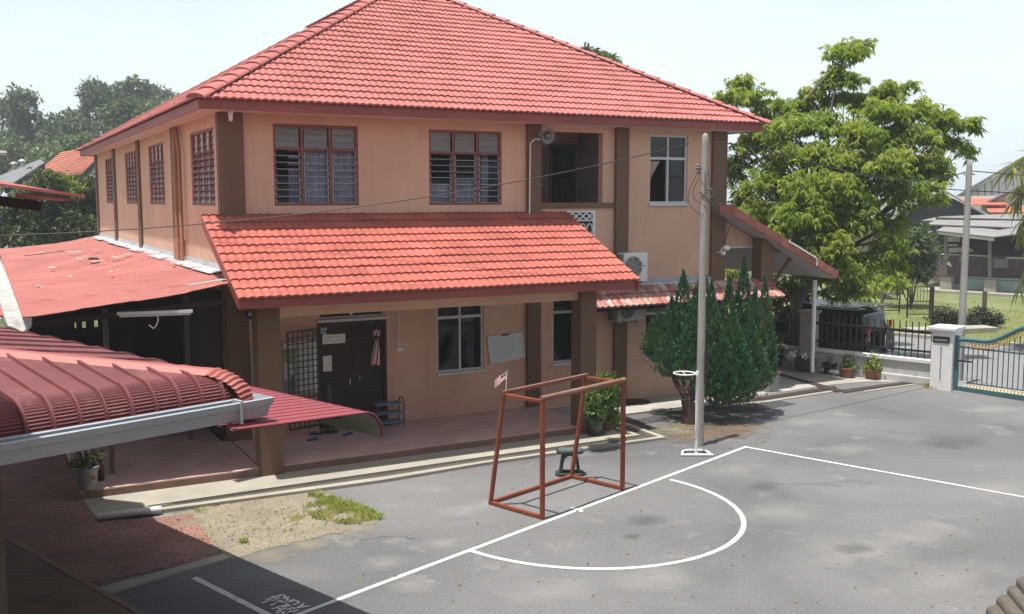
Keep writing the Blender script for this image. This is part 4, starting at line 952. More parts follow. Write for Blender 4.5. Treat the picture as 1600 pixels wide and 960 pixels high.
def wire(pts, label, r=.011, n=6):
    o = MB().tube(pts, r, n).build('overhead_wire', m_black, smooth=True); tag(o, label, 'wire'); return o
def pxwire(pp, d0, d1, n=40):
    us = [p[0] for p in pp]; vs_ = [p[1] for p in pp]; o = []
    order = np.argsort(us); us = np.array(us)[order]; vs_ = np.array(vs_)[order]
    a, b = pp[0][0], pp[-1][0]; co = np.polyfit(us, vs_, min(3, len(us)-1))
    for i in range(n+1):
        u = a+(b-a)*i/n; iz = (1/d0)*(1-i/n)+(1/d1)*(i/n); o.append(dep(u, float(np.polyval(co, u)), 1/iz))
    return o
dP = (up_-CAM).dot(fw)
wire(pxwire([(1077,223),(1000,246),(842,277),(685,304),(560,324),(312,350),(155,362),(79,366),(-40,369)], dP, 17.0), 'thin dark wire sagging left from the pole across the school front')
# far pole by the gate
fp2 = AB(26.75,8.62); pole2 = thing('utility_pole', fp2-ZV*.05, 'concrete utility pole just outside the teal gate', 'utility pole', 'utility poles')
MB().lathe(fp2, [(.105,-.06),(.10,.3),(.072,5.6),(.065,5.72),(.02,5.78)], 16).build('pole', m_conc2, pole2, smooth=True)
MB().bar(fp2+ZV*5.42-uE*.14, fp2+ZV*5.42+uE*.14, .04, .05).build('insulator_bracket', m_galv, pole2)
d2 = (fp2-CAM).dot(fw)
wire(pxwire([(1112,222),(1200,238),(1300,260),(1400,282),(1447,283),(1512,267)], dP, d2-.15), 'dark wire from the school pole through the big tree to the gate pole', .014)
wire(pxwire([(1514,267),(1560,271),(1660,279)], d2, 24), 'upper wire running right from the gate pole out of the picture', .014)
wire(pxwire([(1400,283),(1440,291),(1530,299),(1660,311)], d2+3, 22), 'lower wire passing behind the gate pole towards the right edge', .014)
wire(pxwire([(1099,290),(1106,312),(1118,332),(1132,342),(1140,345)], dP, 19.6, 16), 'short cable drooping from the school pole to the porch roof', .012)
wire(pxwire([(1139,346),(1139,362),(1134,374),(1128,380)], 21.0, 21.2, 10), 'short cable hanging below the porch ridge against the wall', .012)
wire(pxwire([(1395,424),(1500,434),(1640,441)], 44, 44, 10), 'pale thin line strung low in front of the purple house', .018)

# ================================================================== things on the building
# horn loudspeaker
hc = onY(857,213,18.93); hs = thing('horn_speaker', hc, 'grey horn loudspeaker beside the upstairs balcony opening', 'loudspeaker')
ax = Vector((.05,-.96,-.28)).normalized()
MB().lathe(hc-ax*.26, [(.045,0),(.05,.06),(.065,.14),(.105,.21),(.165,.26),(.170,.265),(.158,.262),(.095,.20),(.05,.13),(.03,.06)], 28, axis=ax).build('horn', M('grey_horn', (.20,.19,.19), .45, .1, 3), hs, smooth=True)
MB().lathe(hc-ax*.13, [(.03,0),(.036,.05),(.032,.11),(.012,.13)], 16, axis=ax).build('cone', M('pale_horn_core', (.32,.31,.31), .5), hs, smooth=True)
MB().lathe(hc-ax*.36, [(.06,0),(.068,.03),(.066,.1),(.04,.11)], 18, axis=ax).bar(hc-ax*.3, (hc.x-.1,BY0-.09,hc.z), .03, .03).build('driver', m_galv, hs, smooth=True)
q = [(10.90,BY0-.105,3.9),(10.84,BY0-.105,4.0),(10.86,BY0-.105,6.02),(10.98,BY0-.105,6.15),(11.1,BY0-.15,6.18)]
MB().tube([(10.815,BY0-.105,4.45),(10.835,BY0-.105,6.0),(10.87,BY0-.11,6.05),(10.95,BY0-.115,6.11),(11.06,BY0-.15,6.10)], .016, 8).build('conduit', m_white, bld, smooth=True)
# air conditioner outdoor units
def ac(loc, w, h, label, mt):
    t = thing('air_conditioner', loc, label, 'air conditioner', 'outdoor air conditioner units')
    x, y, z = loc
    MB().box(x,x+w,y,y+.28,z,z+h).build('casing', mt, t, bevel=.012)
    cx, cz, r = x+w*.36, z+h*.50, h*.40
    MB().lathe((cx,y-.002,cz), [(r,0),(r,.010),(r*.985,.012)], 32, axis=(0,-1,0)).build('fan_opening', M('fan_dark', (.07,.07,.07), .6), t)
    g = MB()
    for k in range(1, 8): 
        rr = r*k/8+.004; g.tube([(cx+rr*math.cos(a*math.pi/14), y-.018, cz+rr*math.sin(a*math.pi/14)) for a in range(29)], .0032, 5, False)
    for k in range(8): a = math.pi*k/4; g.tube([(cx+.03*math.cos(a),y-.02,cz+.03*math.sin(a)),(cx+r*math.cos(a),y-.02,cz+r*math.sin(a))], .004, 5)
    g.tube([(cx+r*math.cos(a*math.pi/20), y-.014, cz+r*math.sin(a*math.pi/20)) for a in range(41)], .012, 6, False)
    g.build('fan_grille', mt, t)
    MB().box(x+w*.80,x+w*.90,y-.004,y-.0005,z+h*.53,z+h*.56).build('badge', m_black, t)
    MB().box(x-.10,x-.005,y+.06,y+.26,z+.03,z+h-.03).build('side_coil', M('coil_grey', (.15,.15,.15), .6), t)
    MB().box(x+.08,x+.12,y+.02,y+.34,z-.06,z-.002).box(x+w-.14,x+w-.10,y+.02,y+.34,z-.06,z-.002).build('bracket', m_galv, t)
    return t
m_acw = M('white_enamel', (.74,.74,.73), .4, .04, 2); m_acg = M('greyed_enamel', (.46,.45,.42), .5, .12, 2)
ac((13.17,18.93,2.90), .66, .66, 'white outdoor air conditioner unit on the wall above the lichen covered tiles', m_acw)
ac((12.98,18.9,1.99), .72, .50, 'grey outdoor air conditioner unit tucked under the low lichen covered roof', m_acg)
# security camera
sc0 = onY(1133,387,18.95); cc = thing('security_camera', sc0, 'white bullet security camera on the porch wall', 'camera')
MB().lathe(sc0-Vector((.05,0,0)), [(.03,0),(.055,.02),(.06,.12),(.05,.14)], 16, axis=(.9,-.4,-.15)).build('body', m_white, cc, smooth=True)
MB().tube([sc0+Vector((-.03,.05,0)), sc0+Vector((-.06,.10,-.12)), sc0+Vector((-.05,.25,-.14))], .02, 8).build('bracket', m_white, cc, smooth=True)
MB().lathe(sc0+Vector((-.05,.0,-.19)), [(.02,0),(.05,.02),(.05,.09),(.02,.1)], 12).build('junction_box', m_white, cc, smooth=True)
# eave lamp at the corner
lb = onY(362,181,18.9); el = thing('eave_lamp', lb, 'small white lamp under the eave at the left corner', 'lamp')
MB().box(lb.x-.03,lb.x+.03,lb.y-.04,lb.y+.04,lb.z+.05,6.435).build('mount', m_white, el); MB().lathe(lb+Vector((-.02,0,-.10)), [(.02,0),(.035,.01),(.04,.13),(.05,.16)], 12).build('lamp', m_white, el, smooth=True)
rl = onY(391,490,18.98); r2 = thing('round_wall_lamp', rl, 'small round black lamp beside the left verandah column', 'lamp')
MB().lathe(rl, [(.11,0),(.115,.03),(.09,.05),(.085,.03),(.0,.03)], 20, axis=(0,-1,0)).build('ring', m_black, r2, smooth=True); MB().lathe(rl-YV*.02, [(.05,0),(.05,.03),(.02,.05)], 14, axis=(0,-1,0)).build('bulb', m_galv, r2, smooth=True)
MB().box(rl.x-.03,rl.x+.03,rl.y+.002,BY0-.1,rl.z-.02,rl.z+.02).build('bracket', m_black, r2)
pp0, pp1 = onY(395,545,19.15), onY(398,650,19.15)
MB().tube([pp1, pp0], .045, 10).build('downpipe', M('grey_white_pipe', (.40,.42,.45), .6), bld, smooth=True)
# fluorescent tube under the shelter
f0, f1 = G(183,490.5,2.97), G(301,486.5,2.97); tl = thing('tube_light', (f0+f1)/2, 'unlit white fluorescent tube hanging under the red shelter roof', 'tube light')
MB().bar(f0, f1, .06, .05).build('batten', m_white, tl); MB().tube([f0-ZV*.045+(f1-f0)*.03, f1-ZV*.045-(f1-f0)*.03], .016, 8).build('tube', m_white, tl, smooth=True)
fm_ = f0.lerp(f1,.52); MB().tube([fm_-ZV*.03, fm_+Vector((.02,0,-.12)), fm_+Vector((-.02,0,-.22)), fm_+Vector((-.06,0,-.26)), fm_+Vector((-.13,0,-.20))], .012, 6).build('cable', m_white, tl, smooth=True)
# notice boards, papers, flag at the door
m_paper = M('paper', (.78,.78,.76), .9, .06, 8); m_ink = M('ink_lines', (.22,.22,.26), .9)
def lines(mb, x0, x1, z0, z1, y, n, h=.008):
    for k in range(n):
        z = z1-(k+.5)*(z1-z0)/n; x = x0
        while x < x1-.02:
            w_ = random.uniform(.03,.09); mb.box(x, min(x1,x+w_), y-.0015, y, z, z+h); x += w_+random.uniform(.01,.03)
bo = onY(433,537,19.25); bb = thing('notice_board', (bo.x,19.25,.8), 'notice board with papers half hidden behind the steel grille', 'notice board')
nx0, nx1, nz0, nz1 = 5.27, 5.96, .95, 2.02
MB().box(nx0,nx1,19.255,19.29,nz0,nz1).build('board', M('board_grey', (.42,.43,.42), .8), bb)
MB().box(nx0+.01,nx0+.25,19.249,19.2545,nz0+.66,nz0+.90).build('green_sheet', M('green_paper', (.33,.37,.17), .9), bb)
MB().box(nx0+.01,nx0+.25,19.249,19.2545,nz0+.92,nz0+1.03).box(nx0+.03,nx0+.21,19.249,19.2545,nz0+.30,nz0+.64).box(nx0+.30,nx1-.02,19.249,19.2545,nz0+.02,nz0+1.05).build('paper', m_paper, bb)
li = MB(); lines(li, nx0+.05,nx0+.19,nz0+.34,nz0+.60,19.2485,7); lines(li, nx0+.34,nx1-.06,nz0+.1,nz0+.98,19.2485,16); li.build('faint_print', m_ink, bb)
MB().box(nx0+.01,nx0+.25,19.249,19.2545,nz0+.02,nz0+.28).build('photo_sheet', M('blue_grey_print', (.30,.32,.38), .9, .4, 12), bb)
def panel(name, x0, x1, z0, z1, y, label, cat, n=5, m=m_paper):
    t = thing(name, (x0, y, z0), label, cat); MB().box(x0,x1,y-.006,y,z0,z1).build('sheet', m, t)
    l = MB(); lines(l, x0+.03, x1-.03, z0+.02, z1-.02, y-.0065, n); l.build('faint_print', m_ink, t); return t
a_, b_ = onY(504,524,19.3), onY(540,536,19.3); panel('door_sign', a_.x, b_.x, b_.z, a_.z, BY0+.018, 'wide pale name sign fixed high on the left door leaf', 'sign', 2)
a_, b_ = onY(505,557,19.3), onY(519,580,19.3); panel('notice_sheet', a_.x, b_.x, b_.z, a_.z, BY0+.018, 'white printed notice taped on the left door leaf', 'notice', 6)
w_ = onY(505,518,19.28); fd = thing('door_decoration', w_, 'pale blue paper windmill at the top of the left door leaf', 'decoration'); fmb = MB()
for k in range(4):
    g = math.pi/2*k+.6; d = Vector((math.cos(g),0,math.sin(g))); e = Vector((-d.z,0,d.x)); c_ = Vector((w_.x, BY0+.012, w_.z)); fmb.prism([c_+d*.01-e*.02, c_+d*.09-e*.035, c_+d*.10+e*.03, c_+d*.03+e*.03], (0,-.012,0))
fmb.build('sails', M('pale_blue_paper', (.45,.52,.62), .8), fd)
a_ = onY(590,508,19.28); hf = thing('hanging_flag', (a_.x,19.2,1.5), 'limp red and white striped flag hanging on the right door leaf', 'flag')
def hang(zt, zb, x_t, wt, wb, rows_=22, cols=10, blue=False):
    def fn(s, t):
        w_ = wt+(wb-wt)*t; x = x_t - .05*t + (s-.5)*w_; return Vector((x, BY0-.03+.025*math.sin(s*9+t*4), zt+(zb-zt)*t + .03*math.sin(s*3.5)*t))
    def pk(s, t):
        if blue and t < .5: return ('canton','b')
        return ('red_stripes','r') if int(s*7+t*2.2) % 2 == 0 else ('white_stripes','w')
    flag_cells(fn, 28, rows_, pk, hf)
hang(2.26, 1.98, a_.x, .10, .16, blue=True); hang(1.94, 1.38, a_.x-.02, .06, .22)
MB().tube([(a_.x+.03,BY0-.03,2.34),(a_.x+.02,BY0-.03,1.9)], .008, 6).build('cord', m_black, hf)
wb = [onY(*p, 19.27) for p in ((762,527),(815,520),(820,558),(767,569))]
wb = [Vector((p.x,BY0-.03,p.z)) for p in wb]; wbt = thing('whiteboard', wb[3], 'crooked whiteboard with faint blue writing beside the window', 'whiteboard')
MB().prism(wb, (0,.02,0)).build('board', M('whiteboard_face', (.58,.60,.62), .4, .05, 3), wbt)
fr_ = MB()
for i in range(4): fr_.bar(wb[i], wb[(i+1) % 4], .03, .022, YV)
fr_.build('frame', m_alu, wbt); li = MB()
ux, uz = (wb[1]-wb[0]).normalized(), (wb[3]-wb[0]).normalized()
for r_ in range(6):
    for c_ in range(4):
        p = wb[0]+ux*(.12+c_*.14)+uz*(.13+r_*.055)-YV*.003; L_ = random.uniform(.05,.10); li.prism([p, p+ux*L_, p+ux*L_+uz*.010, p+uz*.010], (0,.002,0))
li.build('faint_writing', M('faint_blue_ink', (.33,.35,.50), .8), wbt)
MB().bar(wb[0].lerp(wb[1],.40)-YV*.01, wb[0].lerp(wb[1],.62)-YV*.01, .03, .04, YV).build('clip', m_black, wbt)
sx = onY(625,546,19.28); sw = thing('switch_box', sx, 'white switch box with its conduit on the verandah wall', 'switch')
MB().box(sx.x-.075,sx.x+.075,BY0-.05,BY0-.001,sx.z-.035,sx.z+.035).build('box', m_white, sw, bevel=.006); MB().box(sx.x-.045,sx.x-.025,BY0-.03,BY0-.002,sx.z+.036,2.75).build('conduit', m_white, sw)
# blue shoe rack
rk = G(590,668,.15); rk = Vector((7.35,18.98,.15)); sr = thing('shoe_rack', rk, 'blue metal shoe rack beside the double door', 'rack'); m_blue = M('blue_rack_paint', (.13,.20,.33), .4, .1)
for x in (-.30,.30): MB().tube([rk+Vector((x,-.13,0)), rk+Vector((x,-.13,.50)), rk+Vector((x,-.08,.58)), rk+Vector((x,.08,.58)), rk+Vector((x,.13,.50)), rk+Vector((x,.13,0))], .014, 8).build('end_frame', m_black, sr, smooth=True)
for z in (.10,.29,.48):
    s_ = MB()
    for k in range(4): s_.bar(rk+Vector((-.30,-.12+.08*k,z)), rk+Vector((.30,-.12+.08*k,z)), .05, .02)
    s_.build('shelf', m_blue, sr)
# sandals on the tiles
def sandal(u, v, ang, col, label):
    p = G(u, v, .151); t = thing('sandal', p, label, 'sandal', 'sandals left on the verandah tiles'); c, s = math.cos(ang), math.sin(ang)
    out = [(-.13,-.035),(-.09,-.045),(.02,-.038),(.10,-.048),(.13,-.025),(.135,.02),(.10,.045),(.02,.036),(-.09,.042),(-.13,.03)]
    MB().prism([p+Vector((x*c-y*s, x*s+y*c, 0)) for x, y in out], (0,0,.025)).build('sole', col, t, bevel=.004)
    f = lambda x, y, z: p+Vector((x*c-y*s, x*s+y*c, z))
    MB().tube([f(.0,-.04,.02), f(.05,-.02,.06), f(.085,0,.03), f(.05,.02,.06), f(.0,.038,.02)], .009, 6).build('strap', col, t, smooth=True)
m_sb = M('blue_rubber', (.03,.05,.22), .6); m_sk = M('black_rubber', (.015,.014,.014), .6)
sandal(489,688,.35,m_sb,'blue rubber sandal lying nearest the left verandah column'); sandal(543,680,.4,m_sb,'blue rubber sandal lying alone right of the others')
sandal(494,679,2.7,m_sk,'black sandal just behind the blue one near the column'); sandal(511,674,.5,m_sk,'black sandal farthest back, nearest the door')
# broom-like post stand under the awning end
pp = G(516,676,.15); ps = thing('post_stand', pp, 'short dark post on a flat foot standing on the verandah tiles', 'post'); MB().bar(pp, pp+ZV*.95, .06, .06, YV).build('post', M('dark_green_grey', (.07,.075,.07), .7), ps); MB().lathe(pp, [(.16,.003),(.15,.03),(.04,.05)], 16).build('foot', m_black, ps)
# bench in the shade of the shelter
bp_ = Vector((3.0,20.6,.15)); bn = thing('bench', bp_, 'low dark timber bench in the shade under the red shelter', 'bench'); MB().box(2.2,4.0,20.5,20.85,.50,.55).build('seat', m_darkwood, bn)
for x in (2.35,3.85): MB().box(x-.04,x+.04,20.53,20.82,.151,.499).build('leg', m_darkwood, bn)
# white-grey pipe lying in the drain
q0, q1 = G(152,808,.075), G(252,796,.085); tag(MB().tube([q0, q0.lerp(q1,.5), q1], .055, 12).build('drain_pipe', M('pale_blue_pipe', (.50,.53,.57), .45), smooth=True), 'pale blue grey pipe lying in the drain by the step', 'pipe')
# ---- pots
m_terra = M('terracotta', (.26,.105,.06), .8, .2, 5, .15, 30, dirt=(.12,.07,.05), dirt_amt=.6); m_bpot = M('black_plastic_pot', (.030,.030,.030), .5, .2, 5); m_gpot = M('glazed_grey_pot', (.075,.08,.075), .35, .25, 6)
def pot(loc, r, h, mt, name, label, cat='plant pot', group=None, lip=.12):
    t = thing(name, loc, label, cat, group)
    MB().lathe(Vector(loc), [(r*.68,0),(r*.72,.01),(r*.92,h*.86),(r*(1+lip*.3),h*.87),(r*(1+lip*.3),h),(r*.86,h),(r*.82,h*.85),(0,h*.84)], 24, cap=False).build('pot', mt, t, smooth=True)
    MB().lathe(Vector(loc)+ZV*(h*.845), [(r*.83,0),(0,.012)], 18, cap=False).build('soil', m_dirt if 0 else M('potting_soil', (.05,.035,.025), .95), t); return t
def stems(t, base, n, hgt, sp_, m=None, r=.006):
    mb = MB()
    for k in range(n):
        g = random.uniform(0,6.28); d = Vector((math.cos(g)*sp_, math.sin(g)*sp_, 1)); mb.tube([base, base+d*hgt*.5*random.uniform(.8,1.1)+Vector((0,0,.0)), base+Vector((d.x*1.3,d.y*1.3,1))*hgt*random.uniform(.8,1)], r, 5)
    mb.build('stem', m or m_bark, t)
pA = G(931,679,.02); a_t = pot(pA, .17, .30, m_gpot, 'potted_shrub', 'leafy green shrub in a grey glazed pot at the right verandah column', 'potted plant', 'potted shrubs by the right column'); MB().lathe(pA, [(.18,.0),(.20,.03),(.17,.03)], 22).build('saucer', m_gpot, a_t)
stems(a_t, pA+ZV*.28, 9, .9, .22)
leafmesh('foliage', np.concatenate([px_blob(931,628,18,24,19.1,900,clumps=26,tight=.22), px_blob(944,608,16,20,19.2,380,clumps=12,tight=.25), px_blob(926,640,12,12,19.0,240)]), .075, .04, L_pot, a_t, droop=.15)
pB = G(949,671,.046); b_t = pot(pB, .12, .24, m_terra, 'potted_shrub', 'lankier shrub in a small brown pot, right of the grey glazed pot', 'potted plant', 'potted shrubs by the right column')
stems(b_t, pB+ZV*.22, 6, 1.15, .16)
leafmesh('foliage', np.concatenate([px_blob(958,625,11,28,19.6,420,clumps=14,tight=.25), px_blob(952,596,12,14,19.6,140,clumps=7), px_blob(957,655,9,12,19.5,200)]), .07, .037, L_pot, b_t, droop=.1)
# big ribbed bin used as planter in the left corner, bottle-brown tub beside it
pC = G(136,764,.151); c_t = pot(pC, .20, .38, M('dull_grey_bin', (.30,.31,.30), .6, .2, 4, dirt=(.10,.09,.08), dirt_amt=.7), 'planter_bin', 'grey planter bin with sparse plants under the canopy gutter', 'planter')
stems(c_t, pC+ZV*.34, 10, .35, .35); leafmesh('foliage', blob_pts(pC+ZV*.50, (.20,.20,.14), 170, clumps=8, tight=.35), .11, .04, L_pot, c_t, droop=.1)
MB().tube([pC+Vector((-.02,0,.36)), pC+Vector((-.05,0,.75))], .01, 6).tube([pC+Vector((.06,0,.36)), pC+Vector((.06,.02,.75))], .01, 6).build('cane', m_white, c_t)
MB().obox(pC+Vector((.08,-.205,.22)), Vector((.03,0,0)), Vector((0,.008,0)), Vector((0,0,.04))).build('orange_label', M('orange_sticker', (.42,.20,.07), .7), c_t)
pD = G(158,751,.151); MBd = MB().lathe(pD, [(.05,0),(.055,.01),(.055,.24),(.025,.30),(.025,.36)], 14).build('brown_bottle', M('brown_bottle', (.085,.03,.025), .35), smooth=True); tag(MBd, 'tall dark brown bottle standing right of the grey planter bin', 'bottle')
# concrete planter by the porch column
pE = G(1201,611,.015); e_t = thing('square_planter', pE, 'tall square concrete planter with orange rim and a bare twig', 'planter')
MB().add([(pE.x-.17,pE.y-.17,pE.z),(pE.x+.17,pE.y-.17,pE.z),(pE.x+.17,pE.y+.17,pE.z),(pE.x-.17,pE.y+.17,pE.z),(pE.x-.19,pE.y-.19,pE.z+.46),(pE.x+.19,pE.y-.19,pE.z+.46),(pE.x+.19,pE.y+.19,pE.z+.46),(pE.x-.19,pE.y+.19,pE.z+.46)], [(0,3,2,1),(4,5,6,7),(0,1,5,4),(1,2,6,5),(2,3,7,6),(3,0,4,7)]).build('box', m_conc2, e_t, bevel=.015)
rim = MB()
for a, b in (((-.2,-.2),(.2,-.2)),((.2,-.2),(.2,.2)),((.2,.2),(-.2,.2)),((-.2,.2),(-.2,-.2))): rim.bar((pE.x+a[0],pE.y+a[1],pE.z+.475), (pE.x+b[0],pE.y+b[1],pE.z+.475), .045, .05)
rim.build('rim', m_terra, e_t); MB().tube([pE+ZV*.44, pE+Vector((-.05,0,.7)), pE+Vector((-.03,0,.95)), pE+Vector((-.08,0,1.2))], .012, 6).build('twig', m_bark, e_t)
def smallpot(u, v, r, h, mt, label, blobs, leaf=L_pot, ll=.09, lw_=.045, z=.015):
    p = G(u, v, z); t = pot(p, r, h, mt, 'potted_plant', label, 'potted plant', 'pots along the boundary wall'); stems(t, p+ZV*h*.85, 5, .28, .4)
    d = (p-CAM).dot(fw); pts = [px_blob(x, y, rx, rz, d, n, clumps=9, tight=.3) for x, y, rx, rz, n in blobs]
    if pts: leafmesh('foliage', np.concatenate(pts), ll, lw_, leaf, t, droop=.15)
    return t, p, d
smallpot(1323,590,.19,.27,m_terra,'small bush in a terracotta pot, left of two against the grey wall',[(1323,570,11,8,170),(1327,560,8,7,60)])
smallpot(1363,592,.21,.26,m_terra,'leafier pale bush in a terracotta pot, nearest the gate pillar',[(1363,570,13,11,230),(1366,562,11,8,110)],L_young)
smallpot(1296,584,.20,.30,m_bpot,'black plastic pot with bare twigs beside the white downpipe',[(1300,560,5,8,10)])
t5, p5, d5 = smallpot(1257,580,.30,.26,M('dark_clay_bowl', (.10,.06,.045), .8, .2, 5),'wide brown bowl pot with white flowers in the porch shade',[(1257,563,20,6,260)],L_pot)
leafmesh('white_flowers', np.concatenate([px_blob(x,y,2.2,2,d5-.2,16,clumps=4) for x,y in ((1236,554),(1241,553),(1256,555),(1259,559),(1234,556))]), .10, .09, M('white_petal', (.75,.75,.73), .8), t5)
t6, p6, d6 = smallpot(1211,572,.30,.55,M('dark_blue_drum', (.02,.025,.055), .5),'big dark blue drum planted with a broad leaved plant',[(1222,545,14,14,26),(1212,552,9,10,20)],L_pot,.55,.20)
leafmesh('white_flowers', px_blob(1205,549,2,2,d6-.3,14,clumps=3), .10, .08, MATS['white_petal'], t6)
MB().tube([G(1284,578,.10), G(1312,583,.10)], .06, 12).build('downpipe', m_white, bld, smooth=True)

# ================================================================== boundary wall and railing
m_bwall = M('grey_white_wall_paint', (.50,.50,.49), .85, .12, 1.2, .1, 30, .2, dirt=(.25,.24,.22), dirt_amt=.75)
WA = 26.08
bw = thing('boundary_wall', AB(WA,10.5,0), 'low grey white boundary wall topped by a black steel railing', 'wall')
def abbox(mb, a0, a1, b0, b1, z0, z1): return mb.slab([AB(a0,b0),AB(a1,b0),AB(a1,b1),AB(a0,b1)], z0, z1)
abbox(MB(), WA, WA+.14, 8.98, 12.32, 0, .56).build('wall', m_bwall, bw)
abbox(MB(), WA-.06, WA, 8.98, 12.32, 0, .20).build('plinth', m_bwall, bw, bevel=.02)
abbox(MB(), WA-.05, WA+.18, 8.98, 12.32, .561, .66).build('coping', m_white, bw, bevel=.01)
abbox(abbox(MB(), WA, WA+.14, 12.72, 20, 0, .56), WA-.04, WA+.17, 12.72, 20, .561, .65).build('wall', M('painted_shade_grey_wall', (.33,.33,.32), .85, .2, 1.2), bw)  # same wall in darker grey, its shade put into the colour
def railing(b0, b1):
    r = MB(); r.bar(AB(WA+.07,b0,1.36), AB(WA+.07,b1,1.36), .05, .07).bar(AB(WA+.07,b0,.86), AB(WA+.07,b1,.86), .04, .05)
    n = int((b1-b0)/.175)
    for k in range(1, n+1): b = b0+(b1-b0)*k/(n+1); r.bar(AB(WA+.07,b,.67), AB(WA+.07,b,1.62), .024, .024, E1)
    r.build('railing', m_black, bw)
railing(8.99, 12.32); railing(12.72, 19.6)
abbox(MB(), WA-.12, WA+.28, 12.33, 12.71, 0, 1.62).build('pillar', m_conc2, bw, bevel=.015); abbox(MB(), WA-.17, WA+.33, 12.28, 12.76, 1.621, 1.70).build('pillar_cap', m_conc2, bw, bevel=.015)
# gate pillar
gpB = 8.70; gpil = thing('gate_pillar', AB(WA+.1,gpB,0), 'white gate pillar with flat cap and small black name plate', 'pillar')
pa0, pa1, pb0, pb1 = 25.60, 26.22, 8.44, 8.97
abbox(MB(), pa0, pa1, pb0, pb1, -.02, 1.46).build('shaft', m_white, gpil, bevel=.012)
abbox(abbox(MB(), pa0-.03, pa1+.03, pb0-.03, pb1+.03, 1.461, 1.52), pa0-.07, pa1+.07, pb0-.07, pb1+.07, 1.521, 1.60).build('cap', m_white, gpil, bevel=.012)
abbox(MB(), pa0-.015, pa0-.002, 8.52, 8.92, 1.20, 1.36).build('name_plate', m_black, gpil)
lt = MB()
for k in range(7): b = 8.88-k*.045; abbox(lt, pa0-.018, pa0-.0155, b-.028, b, 1.25, 1.25+random.choice((.05,.065,.06)))
lt.build('faint_lettering', m_galv, gpil); abbox(MB(), pa0-.02, pa0-.003, 8.70, 8.73, .30, 1.12).build('conduit', m_galv, gpil)
# gate ------------------------------------------------------------------
m_teal = M('teal_gate_paint', (.040,.135,.155), .45, .12, 2, dirt=(.16,.24,.26), dirt_amt=.4); m_gold = M('gold_paint', (.48,.34,.07), .4, .2, 8, metal=.25); m_bars = M('grey_teal_bars', (.07,.11,.13), .5, .15, 3)
gt_ = thing('driveway_gate', AB(25.6,6,0), 'teal steel driveway gate with gold scrollwork and a wavy top', 'gate')
gA = lambda b: 25.80-.245*max(0, 8.42-b)*.55
def gz(b):                                                    # wavy top rail
    t_ = min(1, max(0, (7.75-b)/1.15)); return 1.30+.52*(t_*t_*(3-2*t_)) + .02*math.sin((8.4-b)*3) if b > 5.4 else gz(5.4+(5.4-b)) 
def gp_(b, z, o=0): return AB(gA(b)+o, b, z)
gB0, gB1 = 3.4, 8.40
MB().bar(gp_(gB1,.03), gp_(gB1,1.40), .11, .11, E1).bar(gp_(gB0,.03), gp_(gB0,1.40), .11, .11, E1).build('end_post', m_teal, gt_, bevel=.008)
bb_ = [gB1-.05-(gB1-gB0-.1)*i/70 for i in range(71)]
MB().tube([gp_(b, gz(b)) for b in bb_], .052, 10).build('top_rail', m_teal, gt_, smooth=True)
MB().bar(gp_(gB1-.06,.07), gp_(gB0+.06,.07), .07, .09).build('bottom_rail', m_teal, gt_)
MB().bar(gp_(gB1-.06,1.12), gp_(gB0+.06,1.12), .03, .04).bar(gp_(gB1-.06,.24), gp_(gB0+.06,.24), .025, .03).build('cross_rail', m_bars, gt_)
br_ = MB(); k = 0
b = gB1-.16
while b > gB0+.1:
    br_.bar(gp_(b,.24), gp_(b,gz(b)-.16), .022, .022, E1); b -= .122
br_.build('bars', m_bars, gt_)
gs = MB(); b = gB1-.34
while b > gB0+.1:
    z = gz(b)-.115; gs.tube([gp_(b+.045*math.cos(g*.7)*(1-g*.04), z+.045*math.sin(g*.7)*(1-g*.04), -.02) for g in range(10)], .012, 5); gs.bar(gp_(b+.05,z-.05,-.02), gp_(b+.01,z+.06,-.02), .016, .016, E1)
    z = .165; gs.tube([gp_(b+.042*math.cos(g*.7), z+.04*math.sin(g*.7), -.02) for g in range(9)], .010, 5); b -= .082
gs.tube([gp_(b_, gz(b_)-.175, -.02) for b_ in bb_ if b_ < gB1-.3], .012, 5); gs.build('gold_scrollwork', m_gold, gt_, smooth=True)
lat = MB()
for z0 in (1.16, .13):
    for k in range(3):
        for dz_ in (0, .07): lat.tube([gp_(8.30-.07*k+.03*math.cos(g*math.pi/4), z0+dz_+.03+.03*math.sin(g*math.pi/4), -.01) for g in range(9)], .010, 5)
lat.build('corner_lattice', m_white, gt_)
MB().bar(gp_(8.36,.78,-.05), gp_(8.0,.78,-.05), .035, .04).build('bolt', m_black, gt_)
em = MB()
for k in range(46):
    g = random.uniform(0,6.28); r_ = random.uniform(.06,.34); cb, cz = 6.42+r_*math.cos(g)*.8, .80+r_*math.sin(g); h = g+random.uniform(-.5,.5)
    em.prism([gp_(cb,cz,-.05), gp_(cb+.07*math.cos(h)-.035*math.sin(h), cz+.07*math.sin(h)+.035*math.cos(h), -.07), gp_(cb+.15*math.cos(h), cz+.15*math.sin(h), -.05), gp_(cb+.07*math.cos(h)+.035*math.sin(h), cz+.07*math.sin(h)-.035*math.cos(h), -.07)], -E1*.01)
em.build('gold_emblem', m_gold, gt_)
struct('gate_threshold', MB().slab([AB(25.25,2), AB(26.1,2), AB(26.1,8.5), AB(25.72,8.5)], -.05, .006), m_conc)

